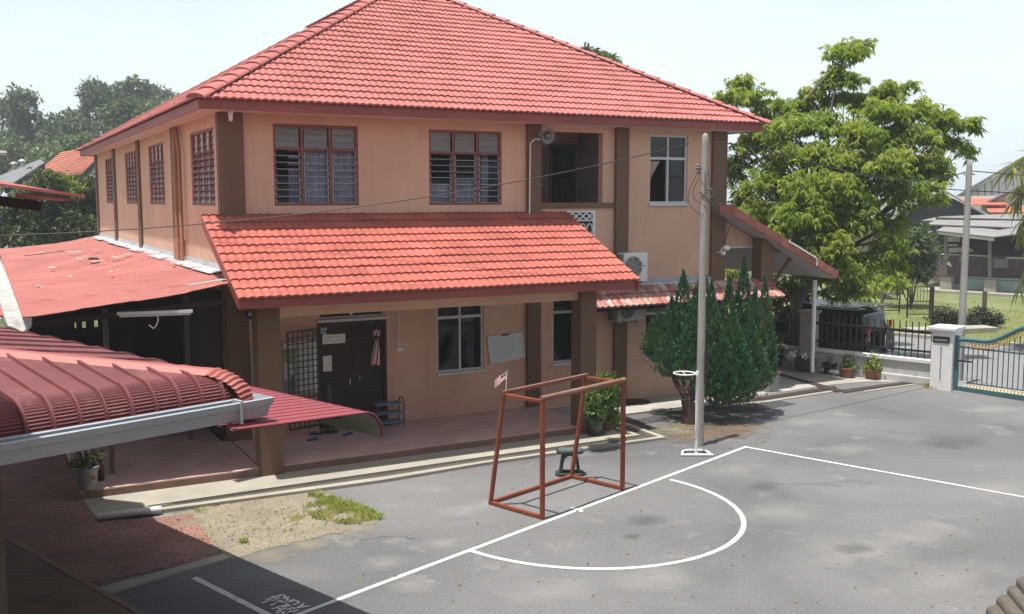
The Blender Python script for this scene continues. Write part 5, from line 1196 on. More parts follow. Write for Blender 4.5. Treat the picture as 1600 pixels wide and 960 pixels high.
# ================================================================== black off-roader parked outside
def SV(a, b, z): return AB(27.25+a, 11.30+b, z*.955-.03)
suv = thing('parked_car', SV(.87,2.2,.03), 'black off-road car with spare wheel on its tailgate, parked beyond the railing', 'car')
m_car = M('black_car_paint', (.006,.006,.007), .30, .1, 1, 0); m_cg = glassmat('car_glass', (.03,.03,.032), .15, .6); m_tyre = M('tyre_rubber', (.018,.018,.018), .85); m_chr = M('chrome', (.55,.56,.57), .2, .05, 3, metal=.8)
low = [(0.02,.38),(0.0,.62),(.03,1.02),(3.15,1.05),(4.2,.98),(4.36,.80),(4.38,.42)]; cab = [(.06,1.02),(.20,1.66),(.40,1.74),(2.35,1.74),(2.55,1.68),(3.2,1.04)]
MB().prism([SV(0,b,z) for b, z in low], E1*1.74).build('body', m_car, suv, bevel=.06)
MB().prism([SV(.10,b,z) for b, z in cab], E1*1.54).build('cabin', m_car, suv, bevel=.07)
for x in (.092, 1.642):
    wn_ = MB()
    for pts in ([(.28,1.10),(.34,1.60),(.95,1.62),(.95,1.10)], [(1.02,1.10),(1.02,1.62),(1.75,1.62),(1.75,1.10)], [(1.82,1.10),(1.82,1.62),(2.42,1.60),(2.85,1.10)]):
        wn_.prism([SV(x,b,z) for b, z in pts], E1*.006)
    wn_.build('side_window', m_cg, suv)
MB().prism([SV(.24,.075,1.10), SV(1.50,.075,1.10), SV(1.44,.175,1.56), SV(.30,.175,1.56)], E2*-.012+ZV*.004).build('rear_window', M('smoked_rear_glass', (.055,.065,.09), .12, .1), suv)
for x in (.02, 1.58):
    MB().slab([SV(x,-.012,0), SV(x+.14,-.012,0), SV(x+.14,.05,0), SV(x,.05,0)], .92, 1.28).build('tail_light', M('red_lens', (.55,.02,.015), .25), suv, bevel=.01)
    MB().slab([SV(x,-.014,0), SV(x+.14,-.014,0), SV(x+.14,.05,0), SV(x,.05,0)], .80, .915).build('reverse_light', m_chr, suv)
def wheel(c, axis, r=.36):
    w = MB().lathe(c, [(r*.6,-.11),(r*.95,-.11),(r,-.07),(r,.07),(r*.95,.11),(r*.6,.11)], 28, axis=axis).build('wheel', m_tyre, suv, smooth=True)
    MB().lathe(c, [(.03,-.09),(r*.58,-.06),(r*.60,-.112)], 20, cap=False, axis=axis).lathe(c, [(r*.60,.10),(.03,.08)], 20, axis=axis).build('rim', m_chr, w, smooth=True)
for x in (.06, 1.68):
    for b in (.85, 3.5): wheel(SV(x,b,.36), E1)
sw_ = MB().lathe(SV(1.0,-.13,.86), [(.10,-.10),(.34,-.10),(.37,-.04),(.37,.07),(.33,.10)], 30, axis=E2).build('spare_wheel', m_tyre, suv, smooth=True)
MB().lathe(SV(1.0,-.245,.86), [(.02,0),(.24,.005),(.30,.02),(.33,.0)], 28, cap=False, axis=E2).build('spare_cover', m_car, sw_, smooth=True)
MB().tube([SV(1.0+.34*math.cos(g*math.pi/16), -.235, .86+.34*math.sin(g*math.pi/16)) for g in range(5, 26)], .024, 6).build('cover_ring', m_chr, sw_, smooth=True)
MB().slab([SV(-.02,-.10,0), SV(1.76,-.10,0), SV(1.76,.06,0), SV(-.02,.06,0)], .36, .60).build('bumper', m_black, suv, bevel=.03)
MB().slab([SV(.12,-.06,0), SV(1.62,-.06,0), SV(1.62,.30,0), SV(.12,.30,0)], 1.73, 1.77).build('roof_spoiler', m_car, suv, bevel=.012)
MB().slab([SV(.14,.3,0), SV(1.60,.3,0), SV(1.60,2.3,0), SV(.14,2.3,0)], 1.742, 1.752).build('roof_panel', M('pale_grey_roof', (.22,.23,.25), .35), suv)  # paler bluish-grey panel laid over the black roof
MB().bar(SV(.16,.35,1.80), SV(.16,2.2,1.80), .03, .03).bar(SV(1.58,.35,1.80), SV(1.58,2.2,1.80), .03, .03).build('roof_rail', m_black, suv)

# ================================================================== trees and shrubs
def limb(mb, p, q, r0, r1, bend=.12, n=6):
    p, q = Vector(p), Vector(q); L_ = (q-p).length; o = Vector((random.uniform(-1,1),random.uniform(-1,1),random.uniform(-.3,1)))*L_*bend
    mb.tube([p.lerp(q, i/n)+o*math.sin(math.pi*i/n) for i in range(n+1)], [r0+(r1-r0)*i/n for i in range(n+1)], 8)
# large spreading tree at the boundary
bd = (AB(26.15,13.15)-CAM).dot(fw); tb = AB(26.62,13.2,-.02)
big = thing('spreading_tree', tb, 'large spreading tree with drooping bright green leaves right of the school', 'tree')
trunk = MB(); fork = dep(1292,400,bd+.2)
trunk.tube([tb-ZV*.1, tb+ZV*.8, tb+ZV*1.9+rt*.05, fork], [.24,.19,.17,.15], 12)
spr = [ # u, v, rx, rz, depth offset, leaves
 (1325,82,32,17,0,230),(1352,66,10,10,.2,60),(1298,118,26,16,.3,200),(1268,150,28,16,.6,200),(1335,128,16,10,.0,80),(1163,128,22,13,1.6,150),(1150,150,24,14,1.5,170),(1190,152,24,12,1.2,120),(1178,182,24,18,1.5,200),
 (1225,168,30,18,.8,240),(1232,205,45,18,.2,380),(1295,195,40,17,-.4,380),(1180,222,34,16,1.5,240),(1255,238,48,18,-.4,420),(1160,262,26,18,1.7,240),(1320,160,28,14,.5,200),(1350,150,22,14,.4,160),(1372,142,16,12,.3,120),
 (1398,140,22,13,.2,190),(1425,132,10,8,.2,40),(1385,168,44,15,-.2,380),(1440,178,32,14,.2,280),(1478,186,28,12,.4,230),(1512,190,14,10,.4,100),(1345,205,46,17,-.6,460),(1415,208,48,16,-.4,440),(1470,222,30,16,.2,230),(1500,232,16,14,.4,80),
 (1310,245,40,20,-.9,420),(1375,250,48,20,-.9,520),(1440,255,38,19,-.4,340),(1475,262,20,16,.1,120),(1215,285,42,20,.6,360),(1280,290,46,22,-1.0,520),(1345,300,46,20,-1.1,380),(1410,300,36,20,-.7,260),(1448,296,22,14,-.3,130),
 (1168,310,30,20,1.7,280),(1215,335,44,20,.3,420),(1265,335,46,22,-1.2,480),(1330,345,40,18,-1.2,240),(1385,345,30,16,-.7,130),(1235,375,38,18,-.9,340),(1290,380,40,20,-1.3,280),(1345,400,36,18,-1.0,190),(1300,422,34,18,-1.2,280),(1345,440,26,14,-1.0,150),(1400,410,22,14,-.2,80),(1260,410,26,16,-.6,160),(1385,375,30,18,-.8,180),(1320,458,28,14,-1.2,120),(1240,300,40,22,1.8,260),(1300,260,44,18,1.6,160),(1390,225,44,18,1.4,150),(1200,250,34,26,2.2,220),(1300,330,40,24,1.6,140)]
pts, ys = [], []
for u, v, rx, rz, do, n in spr:
    u += random.uniform(-7,7); v += random.uniform(-5,5); P_ = px_blob(u, v+2, rx*1.05, rz*1.3, bd+do+random.uniform(-.5,.5), int(n*.74), dr=max(22, rx), clumps=max(6, n//9), tight=.20, shell=.40, top=.25)
    (ys if random.random() < .12 else pts).append(P_); c_ = dep(u, v+rz*.4, bd+do)
    for q in P_[::26]: limb(trunk, c_, Vector(q), .010, .004, .08, 3)
    if n > 70: limb(trunk, fork.lerp(c_, random.uniform(.05,.35))+ZV*random.uniform(-.1,.3), c_, .055, .012, .10)
for u, v, r_ in ((1262,150,.07),(1240,240,.09),(1390,200,.085),(1350,250,.09),(1170,230,.07)): limb(trunk, fork, dep(u, v, bd+.3), r_+.03, r_*.4, .12)
limb(trunk, dep(1255,160,bd), dep(1330,75,bd), .05, .01, .05)
trunk.build('trunk', m_bark, big, smooth=True)
P_ = np.concatenate(pts); nclu = len(P_)
def whorl(P_, k):                                             # palm-like drooping leaflets from each twig end
    base = np.repeat(P_, k, axis=0); ang = rng.uniform(0, 6.28, len(base)); dr_ = rng.uniform(.35, 1.2, len(base))
    return base + rng.normal(size=base.shape)*.015, np.stack([np.cos(ang), np.sin(ang), -dr_], 1)
b_, d_ = whorl(P_, 6); leafmesh('crown', b_, .195, .050, L_big, big, dirs=d_)
b_, d_ = whorl(np.concatenate(ys), 6); leafmesh('crown', b_, .195, .052, L_young, big, dirs=d_)
leafmesh('red_flower', np.concatenate([px_blob(1353,450,4,4,bd-1.3,26,clumps=5)]), .16, .13, M('red_petal', (.60,.06,.025), .7), big)
# conifer by the pole
cb0 = G(1076,662); con = thing('conifer_bush', cb0, 'dense blue green conifer with upright feathery tips behind the pole', 'conifer')
cdp = (cb0-CAM).dot(fw)+.35; tk = MB(); tk.tube([cb0-ZV*.05, cb0+ZV*.25+rt*.02, cb0+ZV*.55-rt*.05], [.17,.15,.13], 10)
for u, v in ((1050,585),(1064,580),(1085,590),(1105,585),(1130,592),(1160,598),(1040,560),(1180,560)): limb(tk, cb0+ZV*random.uniform(.45,.65)-rt*.03, dep(u, v, cdp), .06, .025, .14)
tk.build('trunk', m_bark2, con, smooth=True)
spires = [ # tip u, tip v, base v, half width, depth offset
 (1068,426,560,19,.1),(1099,415,560,17,.4),(1112,442,590,17,-.2),(1140,434,600,18,.1),(1163,404,580,17,.3),(1180,452,590,17,.1),(1196,436,590,15,.3),(1050,468,580,19,0),(1030,488,570,19,.2),(1018,505,555,13,.2),(1084,468,585,20,-.4),(1118,478,600,20,-.6),(1147,490,612,20,-.5),(1175,500,612,20,-.3),(1202,505,600,12,.2),(1043,520,590,18,-.4),(1068,540,596,18,-.5),(1104,545,618,20,-.6),(1133,552,628,20,-.6),(1163,548,622,20,-.5),(1190,545,610,15,-.1),(1152,460,590,20,.5),(1088,450,580,20,.6),(1125,500,600,22,.6),(1128,600,640,18,-.4),(1155,590,632,18,-.3),(1100,590,622,14,-.3),(1125,490,590,26,.9),(1085,490,575,22,.9),(1165,490,590,22,.9)]
pts, dirs = [], []
for u, v0, v1, hw, do in spires:
    n = int(hw*(v1-v0)*.75); t_ = rng.random(n)**.85; wd = hw*1.08*np.minimum(1, (t_/.62)**.95)*np.minimum(1, (1.12-t_)/.3); a = rng.uniform(0, 6.283, n); rr = np.sqrt(rng.random(n))*.35+.65
    rr *= 1+.25*np.sin(a*4+t_*17+u)
    base = np.array(dep(u, v0, cdp+do)); s = cdp/F
    x = np.cos(a)*rr*wd*s; y = np.sin(a)*rr*wd*s; z = -(v1-v0)*t_*s
    lean = (u-1110)*.0016*(-z)
    P_ = base + x[:,None]*np.array(rt) + y[:,None]*np.array([fw.x,fw.y,0]) + z[:,None]*np.array([0,0,1.]) ; pts.append(P_)
    dd = x[:,None]*np.array(rt)*.75/(hw*s) + y[:,None]*np.array([fw.x,fw.y,0])*.75/(hw*s) + np.array([0,0,1.3]); dirs.append(dd)
leafmesh('crown', np.concatenate(pts), .105, .028, L_thuja, con, dirs=np.concatenate(dirs))
sh_ = px_blob(1140, 617, 40, 11, cdp-.2, 480, clumps=18, tight=.35); leafmesh('dry_crown_base', sh_, .11, .02, leafmat('brown_spray', (.05,.04,.025), (.09,.075,.04), None, .2), con, droop=.4)
# mango tree behind the shelter
md = 45.5; mt_ = thing('mango_tree', Vector((*dep(75,330,md)[:2],-.05)), 'dense dark green tree between the shelter roof and the orange house', 'tree'); mb_ = MB(); b0 = Vector(mt_.location); limb(mb_, b0, dep(75,330,md), .3, .16, .03)
for u, v in ((40,320),(120,320),(80,290)): limb(mb_, dep(75,345,md), dep(u,v,md), .12, .04, .1)
mb_.build('trunk', m_bark, mt_, smooth=True)
mp = [(84,290,38,22,900),(110,300,40,26,900),(60,318,46,26,900),(130,325,30,28,700),(30,335,44,26,800),(95,335,50,28,1000),(20,360,44,22,700),(75,362,60,20,900),(130,355,30,22,600),(140,300,20,22,320),(50,345,50,30,700)]
leafmesh('crown', np.concatenate([px_blob(u,v,rx,rz,md+random.uniform(-.6,.8),int(n*2.3),clumps=22,tight=.2) for u,v,rx,rz,n in mp]), .27, .085, L_dark, mt_, droop=.5)
leafmesh('crown', np.concatenate([px_blob(u,v,rx,rz,md-1.0,n*2,clumps=7,tight=.3) for u,v,rx,rz,n in ((82,278,14,8,90),(108,285,16,10,110),(135,342,7,5,60),(125,300,12,8,70),(35,325,10,6,40))]), .22, .07, L_young, mt_, droop=.5)
# wooded hill trees on the left: each crown its own tree
ft = [ # label, depth, base u, blobs
 ('tall feathery grey green tree at the far left edge of the wood', 120, 30, [(18,178,20,26,420),(38,165,24,26,460),(52,195,22,30,420),(30,215,40,36,800),(60,225,24,30,460)], 1),
 ('lower rounded green tree left of the gap in the wood', 112, 45, [(20,245,40,30,800),(60,252,34,28,700),(5,275,30,26,400)], 0),
 ('dark mid-height tree just right of the sky gap', 118, 105, [(105,190,24,20,500),(95,212,26,26,560),(118,215,26,28,560),(105,240,36,26,700)], 1),
 ('tallest dark tree of the left wood', 126, 155, [(148,150,26,22,520),(150,178,28,30,700),(175,170,24,30,600),(165,205,30,34,800),(150,225,34,28,700)], 1),
 ('light green tree leaning over the school eave', 110, 210, [(205,178,40,24,800),(225,190,34,26,700),(195,205,36,28,800),(240,200,40,28,700),(175,225,20,20,300),(225,228,40,24,600)], 0),
 ('open feathery tree at the top right of the left wood', 132, 240, [(195,140,14,12,160),(215,136,18,14,240),(245,142,22,12,260),(230,155,30,16,380),(262,155,14,12,120),(190,156,18,16,240)], 1),
 ('low bushy tree in front of the left wood above the orange roof', 100, 135, [(120,225,34,16,500),(140,240,30,14,420),(90,250,40,20,560),(60,275,40,16,460),(150,255,24,14,300)], 0),
 ('thin treetop showing above the right slope of the pink roof', 62, 935, [(918,82,12,7,120),(940,90,18,8,200),(958,98,10,6,90),(925,95,20,10,160),(935,112,40,18,380),(930,145,52,26,520),(945,180,46,24,420)], 0)]
for label, d, u, bl, kind in ft:
    base = dep(u, 300, d); base.z = -.1; t = thing('forest_tree', base, label, 'tree', 'trees of the wood behind the school'); tm = MB(); cx = sum(b[0] for b in bl)/len(bl); cy = sum(b[1] for b in bl)/len(bl)
    limb(tm, base, dep(cx, cy+10, d), .35, .18, .03)
    for b in bl: limb(tm, dep(cx, cy+25, d), dep(b[0], b[1], d), .16, .04, .08)
    tm.build('trunk', m_bark, t, smooth=True)
    leafmesh('crown', np.concatenate([px_blob(b[0], b[1], b[2], b[3], d+random.uniform(-2,2), int(b[4]*1.9), clumps=22, tight=.17, shell=.6) for b in bl]), .70 if d > 80 else .4, .28 if d > 80 else .16, L_forest2 if kind else L_forest, t, droop=.25)
# far wood closing the view low down
fpts = np.concatenate([px_blob(u, 262+8*math.sin(u*.05), 46, 40, 150, 700, clumps=16) for u in range(-40, 300, 34)])
tag(leafmesh('far_wood', fpts, 1.0, .5, L_forest, None), kind='stuff')

def shrub(name, u, vb, blobs, d, label, leaf, ll, lw_, group=None, droop=.2, cat='shrub'):
    base = dep(u, vb, d); base.z = -.03; t = thing(name, base, label, cat, group); s = MB()
    for b in blobs: limb(s, base, dep(b[0], b[1], d), .03, .01, .1)
    s.build('stem', m_bark, t); leafmesh('foliage', np.concatenate([px_blob(b[0], b[1], b[2], b[3], d+random.uniform(-.3,.3), b[4], clumps=max(5, b[4]//25), tight=.22) for b in blobs]), ll, lw_, leaf, t, droop=droop); return t
wd_ = (AB(26.2,15)-CAM).dot(fw)
shrub('roadside_shrub', 1240, 520, [(1222,455,24,26,260),(1250,452,24,24,260),(1240,480,30,20,240),(1215,485,18,20,150)], wd_+.6, 'yellow green shrub behind the railing under the porch eave', leafmat('olive_leaf', (.10,.12,.025), (.20,.20,.05), None, .4), .30, .07)
shrub('roadside_shrub', 1150, 480, [(1150,432,18,14,160),(1170,445,14,12,90)], wd_+2.2, 'sunlit yellow green shrub glimpsed under the porch beam', L_young, .26, .08)
shrub('roadside_shrub', 1238, 540, [(1225,520,16,18,90),(1245,522,18,16,100)], wd_+.3, 'dark tangled shrub low against the railing behind the pots', L_dark, .22, .05)
shrub('garden_shrub', 1425, 440, [(1420,372,26,22,420),(1440,385,24,22,380),(1410,395,28,22,380),(1430,412,30,20,360),(1405,430,24,18,260),(1440,425,18,16,180)], 44, 'grey green shrub beside the purple house', leafmat('grey_green_leaf', (.05,.085,.035), (.11,.15,.075), None, .3), .34, .12)
shrub('garden_shrub', 1370, 470, [(1365,430,28,18,220),(1392,440,20,14,160),(1345,455,20,14,120)], 33, 'leafy green shrub behind the black car', L_big, .26, .09)
for (u, v, rx, rz, lab) in ((1478,494,20,14,'dark clipped hedge clump left of the gate pole on the lawn'),(1535,496,24,14,'dark clipped hedge clump right of the gate pole on the lawn')):
    p = G(u, v+14); d = (p-CAM).dot(fw); shrub('hedge_clump', u, v+14, [(u,v,rx,rz,1700),(u-10,v+5,rx*.7,rz*.7,700),(u+12,v+5,rx*.7,rz*.7,700)], d, lab, leafmat('dark_hedge_leaf', (.022,.030,.014), (.050,.060,.030), None, .15), .10, .05, 'hedge clumps on the lawn', cat='hedge')
# palm whose fronds droop into the right edge
pd_ = 31.0; pt0 = dep(1665,300,pd_); pb = Vector((pt0.x,pt0.y,-.05)); pal = thing('coconut_palm', pb, 'palm at the right edge with drooping yellow green fronds', 'palm')
MB().tube([pb, pb.lerp(pt0,.5)+rt*.2, pt0], [.22,.17,.15], 12).build('trunk', m_bark, pal, smooth=True); fb_, fdv, fst = [], [], MB()
for tu, tv in ((1582,318),(1576,262),(1592,356),(1594,455),(1604,243),(1588,296),(1640,200),(1700,220),(1760,270),(1750,360),(1600,360),(1690,420)):
    tip = dep(tu, tv, pd_+random.uniform(-1,1)); mid = pt0.lerp(tip,.55)+ZV*.75; cp = [pt0*(1-t)**2+mid*2*t*(1-t)+tip*t*t for t in [i/18 for i in range(19)]]; fst.tube(cp, [.03-.0013*i for i in range(19)], 5)
    for i in range(2, 19):
        for s_ in (-1, 1):
            for w_ in range(3):
                q = cp[i].lerp(cp[i-1], random.random()); dv = (cp[i]-cp[i-1]).normalized(); sdv = dv.cross(ZV).normalized()*s_; fb_.append(q); fdv.append(dv*.55+sdv*.65-ZV*.75)
fst.build('frond_stem', L_dry, pal); leafmesh('fronds', [tuple(x) for x in fb_], .72, .06, leafmat('palm_leaf', (.16,.20,.06), (.30,.31,.13), None, .35), pal, dirs=[tuple(x) for x in fdv])

# ================================================================== houses on the right
def wallquad(mb, us, a, t=.15):
    """upright wall panel given by picture points on a plane parallel to the road"""
    mb.prism([onA(u, v, a) for u, v in us], E1*t)
m_purple = M('faded_purple_boards', (.15,.095,.11), .85, .15, 1.5, stretch=(1,1,4)); m_zinc = M('grey_zinc_roof', (.225,.22,.215), .55, .15, .6, .1, 30, dirt=(.26,.24,.22), dirt_amt=.5)
m_wht = M('white_boards', (.62,.61,.58), .8, .08, 1); m_red = M('bright_red_zinc', (.52,.13,.075), .6, .15, .8); m_car.node_tree.nodes['Principled BSDF'].inputs['Specular IOR Level'].default_value = .5; m_car.node_tree.nodes['Principled BSDF'].inputs['Roughness'].default_value = .12; MATS['smoked_rear_glass'].node_tree.nodes['Principled BSDF'].inputs['Specular IOR Level'].default_value = .2
m_tealw = M('teal_net', (.19,.27,.25), .8, .2, 1); m_dkwood = M('weathered_dark_boards', (.055,.058,.062), .85, .2, 1, stretch=(1,1,5))
HA = 53.3
hw_ = thing('wooden_house', AB(HA,14,0), 'purple boarded wooden house with grey zinc verandah roofs', 'house')
o = MB(); wallquad(o, [(1462,397),(1700,404),(1700,465),(1458,440)], HA+1.2); o.build('wall', m_purple, hw_)
o = MB(); wallquad(o, [(1470,396.5),(1542,399.5),(1542,401.5),(1470,398)], HA+1.15); wallquad(o, [(1572,402),(1700,405),(1700,408),(1572,404.5)], HA+1.15); o.build('rail', m_wht, hw_)
o = MB(); wallquad(o, [(1462,340),(1700,345),(1700,405),(1462,396)], HA+3.0); o.build('back_wall', m_dkwood, hw_)
o = MB(); wallquad(o, [(1480,372),(1490,372),(1490,375),(1480,375)], HA+2.7); wallquad(o, [(1478,382),(1496,382),(1496,385),(1478,385)], HA+2.7); wallquad(o, [(1482,388),(1512,386),(1520,391),(1518,394),(1482,395)], HA+2.0); wallquad(o, [(1478,370),(1500,369),(1500,378),(1478,378)], HA+2.75); o.build('pale_boards', m_wht, hw_)
o = MB(); wallquad(o, [(1503,375),(1512,375),(1512,386),(1503,386)], HA+2.7); o.build('window', m_tealw, hw_)
o = MB(); wallquad(o, [(1500,398),(1507,399),(1506,410),(1497,409)], HA+1.0); o.build('teal_panel', m_tealw, hw_)
o = MB(); wallquad(o, [(1552,404),(1575,405),(1575,420),(1552,419)], HA+1.0); o.build('grey_panel', m_zinc, hw_)
o = MB(); wallquad(o, [(1500,432),(1700,440),(1700,470),(1500,458)], HA+.25, .05); o.build('teal_net', m_tealw, hw_)
for u, v0, v1, hgt in ((1477,366,432,0),(1546,371,435,0),(1668,371,440,0)):
    o = MB(); wallquad(o, [(u-2.3,v0),(u+2.3,v0),(u+2.3,v1),(u-2.3,v1)], HA, .14); o.build('post', m_zinc, hw_)
    o = MB(); wallquad(o, [(u-8,v1),(u+9,v1),(u+10,v1+28),(u-9,v1+27)], HA-.1, .5); o.build('footing', m_lip, hw_)
def sheet(name, us, a0, a1, m, parent, th=.06):
    """roof sheet: us are near-edge and far-edge picture points on planes a0 and a1"""
    (n0, n1), (f0_, f1_) = us; MB().prism([onA(*n0,a0), onA(*n1,a0), onA(*f1_,a1), onA(*f0_,a1)], (0,0,th)).build(name, m, parent)
sheet('verandah_roof', (((1463,362),(1552,372)), ((1482,352),(1590,356))), HA-.6, HA+2.2, m_zinc, hw_); sheet('verandah_roof', (((1552,372),(1720,350)), ((1575,352),(1720,336))), HA-.6, HA+2.2, m_zinc, hw_)
sheet('verandah_roof', (((1448,352),(1720,362)), ((1470,342),(1720,345))), HA+1.0, HA+4.0, m_zinc, hw_)
sheet('roof', (((1440,346),(1720,347)), ((1470,340),(1720,331))), HA+3.2, HA+7.5, m_zinc, hw_)
o = MB(); wallquad(o, [(1464,363),(1553,373),(1553,377),(1464,366)], HA-.62, .04); o.build('fascia', m_lip, hw_)
struct('house_plinth', MB().slab([AB(HA-.8,8), AB(HA+9,8), AB(HA+9,19), AB(HA-.8,19)], -.1, .12), m_lip)
HB_ = 62.0; hb = thing('dark_gable_house', AB(HB_,20,0), 'dark boarded house with a low wide gable behind the purple house', 'house')
o = MB(); wallquad(o, [(1400,347),(1473,303),(1552,345),(1552,420),(1400,420)], HB_, .3); o.build('gable_wall', m_dkwood, hb)
ap, le, ri = onA(1473,299,HB_-.5), onA(1385,352,HB_-.5), onA(1556,347,HB_-.5)
GD = Vector((.80,.60,0)); MB().prism([ap, le, le+GD*8, ap+GD*8], (0,0,.12)).prism([ap, ri, ri+GD*8, ap+GD*8], (0,0,.12)).build('roof', m_zinc, hb)
HC = 74.0; hcx = thing('white_gable_house', AB(HC,17,0), 'white house with twin battened gables and red roof strips', 'house')
def gable(u0, v0, ua, va, u1, v1, a, vb):
    o = MB(); wallquad(o, [(u0,v0),(ua,va),(u1,v1),(u1,vb),(u0,vb)], a, .3); w = o.build('gable_wall', m_wht, hcx); bt_ = MB()
    k = u0+8
    while k < u1-4:
        vt = v0+(va-v0)*(k-u0)/(ua-u0) if k < ua else va+(v1-va)*(k-ua)/(u1-ua); p, q = onA(k, vt+4, a-.03), onA(k, vb, a-.03); bt_.bar(p, q, .07, .05, E1); k += 11
    bt_.build('batten', m_zinc, w); p, q, r_ = onA(ua,va-3,a-.4), onA(u0-4,v0+1,a-.4), onA(u1+4,v1+1,a-.4)
    MB().prism([p, q, q+GD*7, p+GD*7], (0,0,.16)).prism([p, r_, r_+GD*7, p+GD*7], (0,0,.16)).build('roof', m_zinc, hcx)
gable(1498,308,1612,243,1720,310,HC+6,330); gable(1538,321,1604,290,1680,321,HC,345)
sheet('red_roof', (((1500,321),(1575,321)), ((1498,311),(1560,309))), HC-1.5, HC+3, m_red, hcx); sheet('red_roof', (((1545,333),(1720,333)), ((1540,325),(1720,323))), HC-3.5, HC-.6, m_red, hcx)
o = MB(); wallquad(o, [(1496,307),(1565,306),(1565,310),(1496,310.5)], HC+1, .1); wallquad(o, [(1540,321.5),(1720,320.5),(1720,324),(1540,324.5)], HC-.7, .1); o.build('white_fascia', m_wht, hcx)
o = MB(); wallquad(o, [(1495,321),(1720,321),(1720,420),(1495,420)], HC+3.2, .2); o.build('wall', m_wht, hcx)
HD_ = 47.0; hd_ = thing('white_roof_carport', AB(HD_,22,0), 'white roofed carport and grey wall behind the big tree', 'carport')
sheet('roof', (((1262,352),(1394,354)), ((1285,338),(1360,340))), HD_, HD_+5, M('bright_white_roof', (.78,.79,.79), .5), hd_)
o = MB(); wallquad(o, [(1381,354),(1385,354),(1385,392),(1381,392)], HD_+.1, .15); o.build('post', m_wht, hd_)
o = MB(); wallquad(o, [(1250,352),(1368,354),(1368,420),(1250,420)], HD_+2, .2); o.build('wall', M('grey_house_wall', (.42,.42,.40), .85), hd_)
o = MB(); wallquad(o, [(1369,354),(1400,354),(1400,420),(1369,420)], HD_+3, .2); o.build('painted_shade_wall', m_dark, hd_)  # near-black colour stands for the shade below the carport roof
o = MB()
for u in range(1366, 1404, 4): wallquad(o, [(u,378),(u+2,378),(u+2,396),(u,396)], HD_, .05)
wallquad(o, [(1364,376.5),(1404,377),(1404,378.6),(1364,378.2)], HD_-.02, .09); o.build('balustrade', m_wht, hd_)
# thin garden gates and posts on the lawn
def lawngate(u0, u1, v0, v1, a, label):
    p0, p1 = G(u0, v1), G(u1, v1); h = (v1-v0)/((v1-308)/4.8); t = thing('garden_gate', (p0+p1)/2, label, 'gate', 'thin garden gates on the lawn'); m = MB()
    for p in (p0, p1): m.bar(p, p+ZV*h, .05, .05, E1)
    for z in (.15, h*.52, h-.03): m.bar(p0+ZV*z, p1+ZV*z, .035, .035)
    m.build('frame', m_black, t); b_ = MB()
    for k in range(1, 7): q = p0.lerp(p1, k/7); b_.bar(q+ZV*h*.52, q+ZV*(h-.03+.1*math.sin(k)), .018, .018, E1)
    b_.build('bars', m_black, t); ms = MB()
    for k in range(1, 14): q = p0.lerp(p1, k/14); ms.bar(q+ZV*.15, q+ZV*h*.52, .007, .007, E1)
    ms.build('mesh_infill', m_black, t)
lawngate(1379,1405,444,491,36,'thin rusty garden gate nearer the car, left of two'); lawngate(1417,1452,446,497,36,'thin rusty garden gate by the dark post, right of two')
p = G(1455,499); h = 52/((499-308)/4.8); tag(MB().bar(p, p+ZV*h, .12, .12, E1).build('gate_post', m_darkwood), 'dark timber post beside the right garden gate on the lawn', 'post')
p = G(1377,492); tag(MB().tube([p, p+ZV*1.7], .06, 8).build('tree_stake', M('olive_stake', (.16,.13,.06), .9)), 'olive stake standing on the lawn above the black car', 'stake')
p = G(1537,498); tag(MB().bar(p, p+ZV*1.1, .14, .14, E1).build('stump_post', m_bark), 'short stump post rising from the right hedge clump', 'post')
for u, v in ((1447,519),(1520,517)):
    p = G(u, v); tag(MB().slab([p+Vector((-.9,-.3,0)), p+Vector((.5,-.7,0)), p+Vector((.7,.1,0)), p+Vector((-.7,.5,0))], -.05, .16).build('culvert_slab', m_lip), 'pale concrete culvert slab at the road edge, %s of the gate pole' % ('left' if u < 1500 else 'right'), 'slab')
# houses on the left
OH = 62; oh = thing('orange_roof_house', Vector((*dep(95,270,OH)[:2],0)), 'house with a long orange tiled roof beyond the dark tree', 'house'); m_or = M('orange_tile_roof', (.44,.15,.10), .7, .2, .6, .15, 12)
rg0, rg1 = dep(96,240,OH+6), dep(175,226,OH+3); ea0, ea1 = dep(15,305,OH-1), dep(128,274,OH-6)
RM = MB(); nr = 14
for k in range(nr):
    a0_, a1_ = ea0.lerp(rg0, k/nr), ea0.lerp(rg0, (k+1)/nr); b0_, b1_2 = ea1.lerp(rg1, k/nr), ea1.lerp(rg1, (k+1)/nr); RM.prism([a0_+ZV*.07, b0_+ZV*.07, b1_2, a1_], (0,0,.08))
RM.build('roof', m_or, oh)
MB().prism([ea1-ZV*.25, rg1-ZV*.25, rg1+Vector((3,0,-2.5)), Vector((rg1.x+3,rg1.y,0)), Vector((ea1.x,ea1.y,0))], (.2,.4,0)).build('gable_wall', M('dark_grey_gable', (.13,.13,.125), .9), oh)
MB().prism([ea1+ZV*.02, rg1+ZV*.06, rg1-ZV*.3, ea1-ZV*.25], (-.1,-.1,0)).build('barge_board', m_dark, oh)
MB().prism([Vector((ea0.x,ea0.y+1,0)), Vector((ea1.x,ea1.y+1,0)), ea1+Vector((0,1,-.2)), ea0+Vector((0,1,-.2))], (0,.3,0)).build('wall', M('cream_wall', (.5,.44,.36), .9), oh)
GH = 56; gh_ = thing('grey_roof_house', Vector((*dep(30,280,GH)[:2],0)), 'house with a plain grey roof and two round vents at the far left', 'house')
g0, g1, g2, g3 = dep(-20,285,GH-2), dep(63,251,GH+3), dep(70,256,GH-1), dep(12,294,GH-6)
